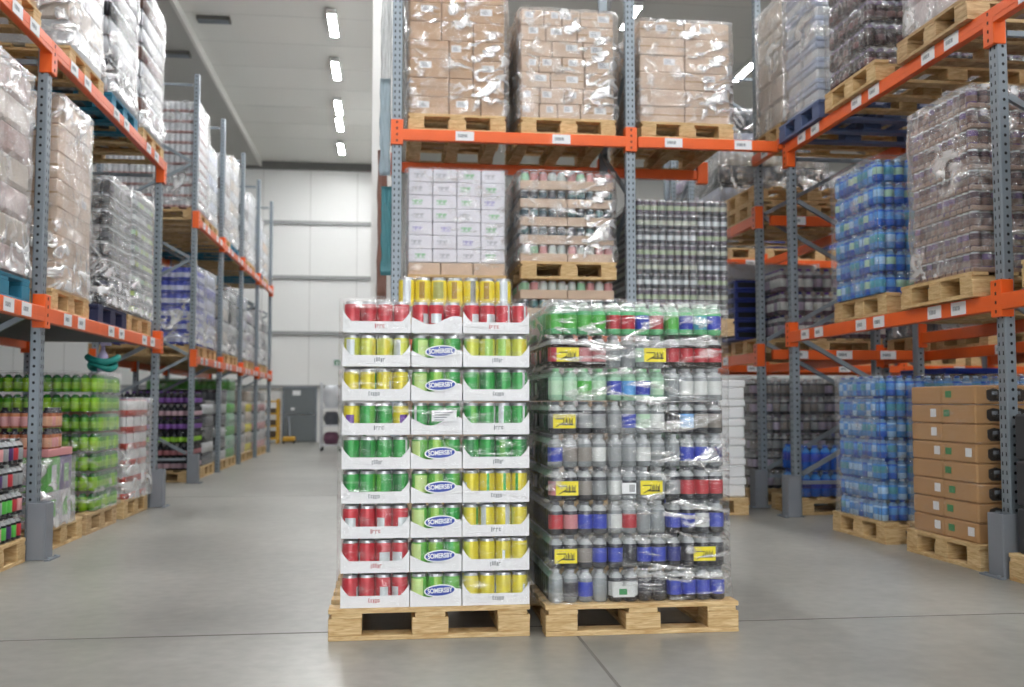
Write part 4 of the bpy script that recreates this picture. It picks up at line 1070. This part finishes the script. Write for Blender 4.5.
# sheets of coloured plastic hanging beside the centre rack
for n, (x, y, z0, z1, c, nm) in enumerate(((-.075, 8.6, 2.9, 3.75, 'a9bcc6', 'pale blue'), (-.055, 8.35, 2.0, 2.75, '4f8f98', 'teal'), (-.10, 9.3, 1.9, 3.3, '8d6658', 'rust brown'), (-.07, 8.75, 3.4, 4.6, 'cfd2d2', 'white'), (-.11, 9.7, .9, 2.2, 'b9b3b0', 'grey'))):
    def f():
        b = MB(); m = mat('sheet_' + nm.replace(' ', '_'), c, .35, var=.2); N, Mz = 10, 16
        for s in (0, 1):
            for j in range(Mz + 1):
                for i in range(N + 1):
                    z = z0 + (z1 - z0) * j / Mz
                    b.v.append((.02 * noise.noise(Vector((i * .7, j * .5, n * 5))) + s * .006, (i / N - .5) * .3 * (1 + .3 * noise.noise(Vector((j * .4, n, 0)))), z - z0))
        q = (N + 1) * (Mz + 1)
        for j in range(Mz):
            for i in range(N):
                a = j * (N + 1) + i; b.face((a, a + N + 1, a + N + 2, a + 1), m, True); b.face((q + a, q + a + 1, q + a + N + 2, q + a + N + 1), m, True)
        for j in range(Mz):
            for i in (0, N): a = j * (N + 1) + i; b.face((a, q + a, q + a + N + 1, a + N + 1), m)
        for i in range(N):
            for j in (0, Mz): a = j * (N + 1) + i; b.face((a, a + 1, q + a + 1, q + a), m)
        return b.mesh('plastic_sheet')
    tag(link('hanging_sheet', f(), None, (x + .015, y, z0), PI / 2, scale=(1, .3, 1)), 'crumpled %s plastic sheet hanging on the left end of the centre rack' % nm, 'plastic sheet', 'plastic sheets')

# ------------------------------------------------------------------ near left rack
LX = -2.14; LX0 = LX - 1.17; PX = -2.73
load('pinkish load, left middle beam', slab_unit('pinkish_carton', 'pinkish carton', 'box', [mat('pinkish_card', 'b39a94', .6), BEIGE], .39, .38, .17), LX0, 5.42, 3, 2, 7, .39, .39, .171, 1.645, 'left', 'pinkish cartons')
pal('the pinkish wrapped cartons, left middle beam', PX, 5.82, 1.5, m=PAL_TEAL)
wrap('heavy crumpled film round the pinkish cartons, left middle beam', LX0, LX, 5.42, 6.21, 1.648, 2.86, FILM_THICK, .05, 71, top=.25)
load('carton load, left middle beam', carton_unit('cardboard_box', 'tan cardboard box', .39, .36, .18, KRAFT_L, True, .1), LX0, 6.7, 3, 2, 7, .39, .36, .181, 1.645, 'left', 'tan boxes on the left middle beam')
pal('the tan cartons, left middle beam', PX, 7.0, 1.5)
wrap('shiny film round the tan cartons, left middle beam', LX0, LX, 6.7, 7.42, 1.648, 2.93, FILM_THICK, .03, 72, top=.2)
BLK = mat('black_can', '24262c', .25, .3)
kc = [can_mesh(('kc', q), .0325, .118, BLK, None, 12, t2) for q, t2 in enumerate((BLK, SLATE, mat('can_navy_band', '2d3550', .3)))]
load('black can load, left middle beam', cont_pack('soda_can_pack', 'black can pack', 'can pack', 'can', kc, 6, 5, .0328, box_film('kc', .394, .33, .12, FILM)), LX0, 7.8, 3, 2, 8, .396, .333, .1225, 1.646, 'left', 'black can packs')
pal('the black can load, left middle beam', PX, 8.02, 1.5, m=PAL_NAVY)
wrap('clear film round the black can load, left middle beam', LX0, LX + .02, 7.8, 8.47, 1.648, 2.64, FILM_THICK, .012, 73)
gl = [can_mesh(('gl', q), .0325, .124, a, None, 12, t2) for q, (a, t2) in enumerate(((GREY, LAB['G']), (SLATE, mat('lime_label', 'b5cf6a', .4)), (GREY, SILV)))]
load('grey can load, left middle beam', cont_pack('soda_can_pack', 'pale can pack', 'can pack', 'can', gl, 6, 5, .0328, box_film('kc2', .394, .33, .126, FILM)), LX0, 8.58, 3, 2, 8, .396, .333, .1285, 1.646, 'left', 'pale grey can packs')
pal('the pale grey can load, left middle beam', PX, 8.86, 1.5)
wrap('clear film round the pale grey can load, left middle beam', LX0, LX + .02, 8.58, 9.25, 1.648, 2.69, FILM_THICK, .014, 74)
for n, (y0, ms, pm, lab, uh, nl) in enumerate(((5.5, [KRAFT, BEIGE], None, 'high wrapped load nearest the camera, left upper beam', .19, 6), (6.85, [PALEW, BEIGE], None, 'white wrapped load beside the near left post, left upper beam', .19, 7), (7.86, [PALEW, BLK, PALEW], PAL_TEAL, 'white wrapped load with dark bottles, left upper beam', .15, 8), (8.84, [PALEW, BROWNC, PALEW], None, 'white wrapped load at the far end of the left upper beam', .15, 8))):
    wrapped(lab, LX0, LX, y0, y0 + .76, 3.296, nl, uh, ms, 'wrapped loads on the left upper beam', seed=75 + n, amp=.04, cells=(14, 10, .041) if n > 1 else None)
    pal('the ' + lab, PX, y0 + .38, 3.15, m=pm)
settle(-3.4, -2.1, 3.9, 9.9, 1.45, 3.1, .02); settle(-3.4, -2.1, 3.9, 9.9, 3.1, 6, .02)
# floor of the near left rack
gb = [bottle_mesh(('gb', q), .034, .142, a, t2, l, .18, .5, None, 12) for q, (a, t2, l) in enumerate(((mat('lime_liquid', '86c412', .15), mat('bottle_green_top', '1f6a1c', .12), mat('lime_label2', '9ccc22', .3)), (mat('green_liquid', '4f981c', .15), mat('bottle_green_top2', '1f5c28', .12), mat('lime_label3', '84b826', .3))))]
load('green load on left floor', cont_pack('green_bottle_pack', 'green bottle pack', 'bottle pack', 'bottle', gb, 6, 3, .0336, hull_mesh('gb', 6, 3, .0336, pk_prof(.142, FILM_PACK), .0012)), LX0 - .05, 7.7, 3, 3, 7, .408, .207, .1455, .146, 'left', 'green bottle packs')
pal('the green bottle load, left floor', PX, 7.86, 0, m=W_PAL2)
wrap('milky film round the green bottle load on the left floor', LX0 - .05, LX + .005, 7.7, 8.325, .15, 1.17, FILM, .01, 81)
REDT = mat('red_carton_band', 'c8422e', .5); WHT = mat('white_pack', 'd9d8d8', .4)
rw = hull_mesh('rw', 5, 3, .0375, [(0, 1, REDT), (.045, 1, REDT), (.046, 1, WHT), (.1, 1, WHT), (.125, .9, LAB['p']), (.136, .7, WHT)])
load('red load on left floor', hull_unit('milk_pack', 'red-white drink pack', 'drink pack', [rw]), LX0, 8.6, 3, 3, 6, .39, .228, .1375, .146, 'left', 'red and white packs')
pal('the red and white packs, left floor', PX, 8.87, 0)
wrap('milky film hanging round the red and white packs, left floor', LX0, LX + .02, 8.6, 9.285, .147, .98, FILM_THICK, .04, 82)
# mixed load
MIX = [mat('mix_white', 'd6d2da', .4), mat('mix_violet', '57407c', .4), mat('mix_green', '59b043', .4), mat('mix_pink', 'd59aa0', .4)]
def mixunit(i, j, k, e):
    def build(loc, rz, e, rnd):
        m = rnd.choice((MIX[0], MIX[0], MIX[1], MIX[2]))
        o = link('snack_carton', cached(('mixc', m.name), lambda: boxmesh('snack_carton', .384, .232, .22, m, .006, 'b')), None, loc, rz)
        if 'R' in e or 'F' in e:
            p = MIX[2] if m is not MIX[2] else MIX[0]
            pm = cached(('mixp', p.name), lambda: boxmesh('printed_panel', .09, .002, .12, p))
            if 'R' in e: link('printed_panel', pm, o, (.193, 0, .11), PI / 2)
            if 'F' in e: link('printed_panel', pm, o, (.08, -.117, .11), 0)
        return o
    return 'snack_carton', 'multicoloured carton', 'box', build
load('mixed load on left floor', mixunit, LX0, 6.665, 3, 2, 2, .39, .24, .222, .146, 'left', 'mixed cartons on the left floor')
PKB = mat('pink_board', 'cf8f90', .6)
tag(link('cardboard_sheet', boxmesh('cardboard_sheet', 1.17, .48, .05, PKB, .004, 'b'), None, (LX0 + .585, 6.9, .592)), 'pink cardboard layer on top of the mixed cartons, left floor', 'sheet')
ob = [bottle_mesh(('ob', q), .033, .13, a, BLK, l, .1, .55, BLK, 12) for q, (a, l) in enumerate(((mat('orange_drink', 'c07a52', .2), PINKC), (mat('amber_drink', 'a05a3a', .2), mat('label_peach', 'd2a184', .4))))]
load('small bottles on mixed load', cont_pack('juice_bottle_pack', 'black-capped orange pack', 'bottle pack', 'bottle', ob, 6, 4, .032, hull_mesh('ob', 6, 4, .032, pk_prof(.13, FILM_PACK), .0012)), LX0, 6.68, 3, 1, 2, .39, .27, .135, .643, 'left', 'orange bottle packs')
pal('the mixed cartons, left floor beside the post guard', PX, 6.97, 0)
wrap('milky film round the mixed cartons on the left floor', LX0, LX + .015, 6.655, 7.16, .148, .588, FILM_THICK, .01, 83, top=0)
ab = [bottle_mesh(('ab', q), .04, .142, BLK, CLEAR, l, .15, .62, c, 12) for q, (l, c) in enumerate(((LAB['r'], PALEC), (LAB['g'], BLK), (mat('label_plum', '4c3468', .4), BLK), (LAB['s'], BLK), (PINKC, PALEC)))]
load('dark bottle load, left floor edge', cont_pack('soda_bottle_pack', 'mixed-label bottle pack', 'bottle pack', 'bottle', ab, 5, 5, .0384, hull_mesh('ab', 5, 5, .0384, pk_prof(.142, FILM_PACK), .0012)), LX0, 5.46, 3, 2, 4, .392, .392, .147, .146, 'left', 'dark bottle packs at the left edge')
pal('the dark bottle packs, left floor edge', PX, 5.87, 0)
TEALP = mat('teal_rubber', '1f8f86', .5)
def hose():
    b = MB(); R, r, n, m_ = .09, .026, 30, 8
    for c in range(2):
        base = len(b.v)
        for i in range(n):
            a = 2 * PI * i / n
            for q in range(m_):
                t = 2 * PI * q / m_; rr = R + .02 * c + r * math.cos(t); b.v.append((rr * math.cos(a), rr * math.sin(a) * .8, .04 + .052 * c + r * math.sin(t) + .02 * math.sin(2 * a + c)))
        for i in range(n):
            for q in range(m_): b.face((base + i * m_ + q, base + ((i + 1) % n) * m_ + q, base + ((i + 1) % n) * m_ + (q + 1) % m_, base + i * m_ + (q + 1) % m_), TEALP, True)
    return b.mesh('hose_coil')
tag(link('hose_coil', hose(), None, (-2.22, 8.1, 1.181)), 'coil of teal rubber hose lying on the green bottle load', 'hose')
b = MB(); LV_ = mat('lavender_plastic', 'b9b3d8', .4); b.lathe([(.035, 0, LV_), (.04, .02, LV_), (.04, .12, LV_), (.018, .16, LV_), (.015, .2, LV_)], 14); b.box(-.02, .06, -.012, .012, .2, .225, LV_, .004)
tag(link('spray_bottle', b.mesh('spray_bottle'), None, (-2.22, 8.1, 1.183)), 'lavender spray bottle standing inside the teal hose coil', 'bottle')
# rack behind the near left one
for n, (y0, z0, nl, uh, ms, lab) in enumerate(((6.6, .145, 6, .17, [DKGREEN, BLK], 'dark green load behind the mixed cartons, rear left rack'), (7.5, 1.646, 6, .18, [PALEW, KRAFT], 'pale load behind the black cans, rear left rack'), (8.4, 1.646, 6, .18, [BEIGE, KRAFT], 'beige load behind the pale cans, rear left rack'), (5.5, .145, 6, .17, [BLK, SLATE], 'black load behind the dark bottles, rear left rack'), (8.4, .145, 6, .16, [SLATE, PALEV], 'slate load behind the red packs, rear left rack'), (6.6, 1.646, 6, .18, [KRAFT, BEIGE], 'tan load behind the tan cartons, rear left rack'))):
    wrapped(lab, -4.82, -3.66, y0, y0 + .79, z0, nl, uh, ms, 'loads on the rear left rack', seed=90 + n, fm=FILM)
    pal('the ' + lab.split(',')[0] + ' on the rear left rack', -4.24, y0 + .395, z0 - .145, near=False)

# ------------------------------------------------------------------ further left rack
BX = -2.36; BX0 = BX - 1.17; BPX = -2.95
PRED = mat('pale_red_pack', 'b98f8d', .45)
cr1 = hull_mesh('cr1', 6, 4, .0325, [(0, 1, PRED), (.03, 1, PRED), (.031, 1, PALEW), (.09, 1, PALEW), (.118, .85, PALEW), (.128, .6, PRED)])
load('first upper load, further left rack', hull_unit('can_shrink_pack', 'white-red can pack', 'can pack', [cr1]), BX0, 12.32, 3, 3, 10, .391, .262, .13, 3.296, 'left', 'white and red can packs')
pal('the white and red can packs, further left rack', BPX, 12.71, 3.15)
wrap('milky film round the white and red can packs, further left rack', BX0, BX + .02, 12.32, 13.11, 3.3, 4.6, FILM_THICK, .012, 101)
BLC = mat('blue_pack', '2f43b8', .35); BLW = mat('blue_white_pack', 'c3c9e4', .35)
cr2 = hull_mesh('cr2', 5, 4, .039, [(0, 1, BLC), (.03, 1, BLC), (.031, 1, BLW), (.085, 1, BLW), (.086, 1, BLC), (.13, .9, BLC), (.152, .6, BLW)])
load('first middle load, further left rack', hull_unit('milk_pack', 'blue-white drink pack', 'drink pack', [cr2]), BX0, 12.32, 3, 2, 6, .391, .395, .156, 1.646, 'left', 'blue and white packs')
pal('the blue and white packs, further left rack', BPX, 12.72, 1.5)
wrap('milky film round the blue and white packs, further left rack', BX0, BX + .02, 12.32, 13.11, 1.65, 2.6, FILM_THICK, .012, 102)
bb = [bottle_mesh(('bb', q), .039, .152, BLK, BLK, l, .15, .5, c, 10) for q, (l, c) in enumerate(((mat('l_pinkpale', 'b99aa4', .4), BLK), (mat('l_lime', '8fc23a', .4), BLK), (mat('l_violet', '7a4f9c', .4), VIOL), (mat('l_rose', 'a86a70', .4), BLK)))]
bsel = [0, 0, 1, 2, 0, 2]
load('first floor load, further left rack', cont_pack('soda_bottle_pack', lambda k, i, j: ['rose-labelled', 'rose-labelled', 'lime-labelled', 'violet-labelled', 'pale-labelled', 'violet-capped'][k] + ' black pack', 'bottle pack', 'bottle', lambda k, i, j: [bb[3 if k == 1 else bsel[k]]], 5, 5, .0384, None), BX0, 12.32, 3, 2, 6, .391, .393, .156, .146, 'left', 'black bottle packs')
pal('the black bottle packs, further left rack floor', BPX, 12.71, 0)
cols_u = [([PALEW, PALEW2], 'white'), ([PALEW, BROWNC, PALEW], 'white and brown'), ([PALEW, BEIGE], 'off-white'), ([BLK, PALEW], 'white and black'), ([PALEW, PALEW], 'plain white'), ([PALEW2, PALEW], 'bluish white'), ([PALEW, KRAFT_L], 'white and tan')]
cols_m = [([BLC, BLW], 'blue'), ([PALEW, BEIGE], 'beige'), ([BLK, SLATE, PALEW], 'black and grey'), ([PALEW, PALEW2], 'white'), ([PALEV, PALEW], 'mauve'), ([WHT, PALEW], 'bright white'), ([SLATE, PALEW], 'grey')]
cols_f = [([SLATE, PALEW, BLK], 'grey and black'), ([PALEW, SLATE], 'pale grey'), ([MIX[2], PALEG], 'green'), ([BEIGE, PALEW], 'beige'), ([STICK, BEIGE], 'yellowish'), ([MIX[3], PALEW], 'pink'), ([PINKC, WHT], 'rose')]
slots = [(13.18, 0), (14.26, 0), (15.08, 0), (16.16, 0), (16.98, 0), (18.06, 0), (18.88, 0)]
for n, (y0, _) in enumerate(slots):
    for lev, (z0, cols, hs, uh, ln) in enumerate(((.145, cols_f, [5, 6, 7, 5, 6, 5, 6], .165, 'floor'), (1.646, cols_m, [6, 5, 6, 6, 5, 6, 5], .165, 'middle beam'), (3.296, cols_u, [6, 7, 8, 6, 7, 6, 5], .165, 'upper beam'))):
        ms, nm = cols[n]
        wrapped('%s wrapped load, %s of further left rack, %s from near end' % (nm, ln, ORD[n + 1]), BX0, BX, y0, y0 + .72, z0, hs[n], uh, ms, 'wrapped loads, further left rack ' + ln, seed=110 + n * 3 + lev, amp=.014, cells=(14, 9, .0415) if lev != 2 else None, fm=FILM if lev == 0 else None)
        pal('%s load, %s, further left rack, %s from near end' % (nm, ln, ORD[n + 1]), BPX, y0 + .36, z0 - .145, near=False, m=PAL_TEAL if (n, lev) in ((2, 2), (5, 2)) else W_PAL)

# ------------------------------------------------------------------ far end of the aisle
YFR = mat('machine_yellow', 'c99a2e', .5)
t = thing('stacked_pallet_frame', 'yellow framed trolley standing beside the grey door at the far wall', 'trolley', (-2.82, 24.2, 0))
for sx in (-.2, .2):
    for sy in (-.2, .2): link('upright', cached('yfp', lambda: boxmesh('upright', .05, .05, 1.05, YFR, .004, 'b')), t, (sx, sy, .001))
for k in range(4): link('shelf', cached('yfs', lambda: boxmesh('shelf', .44, .44, .04, YFR, .004)), t, (0, 0, .12 + .29 * k)); link('bundle', cached('yfb', lambda: boxmesh('bundle', .33, .33, .14, mat('dark_bundle', '54483c', .7), .02)), t, (0, 0, .22 + .27 * k)) if k < 3 else None
t = thing('hand_truck', 'small yellow and grey pump truck in front of the grey door', 'trolley', (-2.35, 24.1, 0))
b = MB(); b.box(-.14, .14, -.2, .2, .06, .16, YFR, .02); link('chassis', b.mesh('chassis'), t)
b = MB(); b.bar((0, .1, .12), (-.05, .2, .62), .05, .05, STEEL_D); b.bar((-.13, .2, .62), (.03, .2, .62), .03, .03, STEEL_D); link('handle', b.mesh('handle'), t)
for s in (-1, 1):
    b = MB(); b.lathe([(.06, -.02, BLK), (.06, .02, BLK)], 14); w = link('wheel', b.mesh('wheel'), t, (s * .12, -.1, .061)); w.rotation_euler = (0, PI / 2, 0)
t = thing('service_cart', 'white shelved service cart with bags on it at the aisle end', 'cart', (-1.15, 20.2, 0))
for sx in (-.2, .2):
    for sy in (-.25, .25): link('upright', cached('scp', lambda: boxmesh('upright', .03, .03, 1.3, PALEW, .004, 'b')), t, (sx, sy, .05))
for k, z in enumerate((.12, .5, .86)): link('shelf', cached('scs', lambda: boxmesh('shelf', .43, .54, .03, PALEW, .004)), t, (0, 0, z))
for sx in (-.18, .18):
    for sy in (-.22, .22):
        b = MB(); b.lathe([(.045, -.015, BLK), (.045, .015, BLK)], 12); w = link('caster', cached('cst', lambda: b.mesh('caster')), t, (sx, sy, .046)); w.rotation_euler = (0, PI / 2, 0)
def sack(key, w, d, h, m, seed):
    def f():
        b = MB(); n = 14; ks = 8
        for j in range(ks + 1):
            v = j / ks; s = math.sin(PI * min(1, .15 + v * .72)) ** .5
            for i in range(n):
                a = 2 * PI * i / n; q = 1 + .18 * noise.noise(Vector((math.cos(a) * 1.5, math.sin(a) * 1.5, v * 3 + seed)))
                ca, sa = math.cos(a), math.sin(a); e = (abs(ca) ** 3 + abs(sa) ** 3) ** (-1 / 3)
                b.v.append((ca * e * w / 2 * s * q * .9, sa * e * d / 2 * s * q * .9, v * h))
        for j in range(ks):
            for i in range(n): b.face((j * n + i, j * n + (i + 1) % n, (j + 1) * n + (i + 1) % n, (j + 1) * n + i), m, True)
        b.face(tuple(range(n))[::-1], m); b.face(tuple(ks * n + i for i in range(n)), m); return b.mesh('sack')
    return cached(('sack', key), f)
tag(link('bin_bag', sack('w', .4, .5, .42, PALEW, 3), None, (-1.15, 20.2, .878)), 'white plastic bag on the top shelf of the service cart', 'bag', 'bags on the cart')
tag(link('bin_bag', sack('d', .36, .42, .26, SLATE, 4), None, (-1.15, 20.2, .517)), 'dark slate bag on the middle shelf of the service cart', 'bag', 'bags on the cart')
tag(link('bin_bag', sack('r', .36, .42, .24, mat('bag_plum', '6b4257', .5), 5), None, (-1.15, 20.2, .137)), 'plum coloured bag on the bottom shelf of the service cart', 'bag', 'bags on the cart')
b = MB(); b.box(-.1, .1, 0, .02, -.09, .09, PLATE, .004); b.box(-.075, .075, -.003, .0, -.065, .065, mat('sign_green', '6f9a80', .5)); b.box(-.02, .015, -.0045, -.002, -.04, .02, PLATE); b.box(.02, .055, -.0045, -.002, -.015, .0, PLATE)
tag(link('safety_sign', b.mesh('safety_sign'), None, (-1.3, YF - .03, 1.95)), 'small green and white safety sign on the far wall', 'sign')

# ------------------------------------------------------------------ camera, world, view
cam = bpy.data.cameras.new('camera'); co = bpy.data.objects.new('camera', cam); C.objects.link(co); bpy.context.scene.camera = co
F = 1000.; vx, vy = 390., 404.
cam.sensor_width = 36; cam.lens = F * 36 / 1024; cam.clip_end = 200; cam.clip_start = .05
pitch = math.atan((vy - 343.5) / F); yaw = math.atan((512 - vx) / F * math.cos(pitch))
co.location = (0, 0, .93); co.rotation_euler = (PI / 2 + pitch, 0, -yaw)
cam.dof.use_dof = True; cam.dof.focus_distance = 4.15; cam.dof.aperture_fstop = 2.6
w = bpy.data.worlds.new('world'); bpy.context.scene.world = w; w.use_nodes = True
w.node_tree.nodes['Background'].inputs[0].default_value = (.94, .97, 1, 1); w.node_tree.nodes['Background'].inputs[1].default_value = 5.0  # sky light entering by the added openings in the front wall
sc = bpy.context.scene
sc.view_settings.view_transform = 'Standard'; sc.view_settings.look = 'None'; sc.view_settings.gamma = 1; sc.view_settings.use_curve_mapping = False
sc.view_settings.exposure = 0.6
sc.cycles.use_denoising = True
sc.cycles.max_bounces = 10; sc.cycles.transparent_max_bounces = 24; sc.cycles.diffuse_bounces = 4; sc.cycles.glossy_bounces = 4
sc.cycles.sample_clamp_indirect = 8; sc.cycles.caustics_reflective = False; sc.cycles.caustics_refractive = False
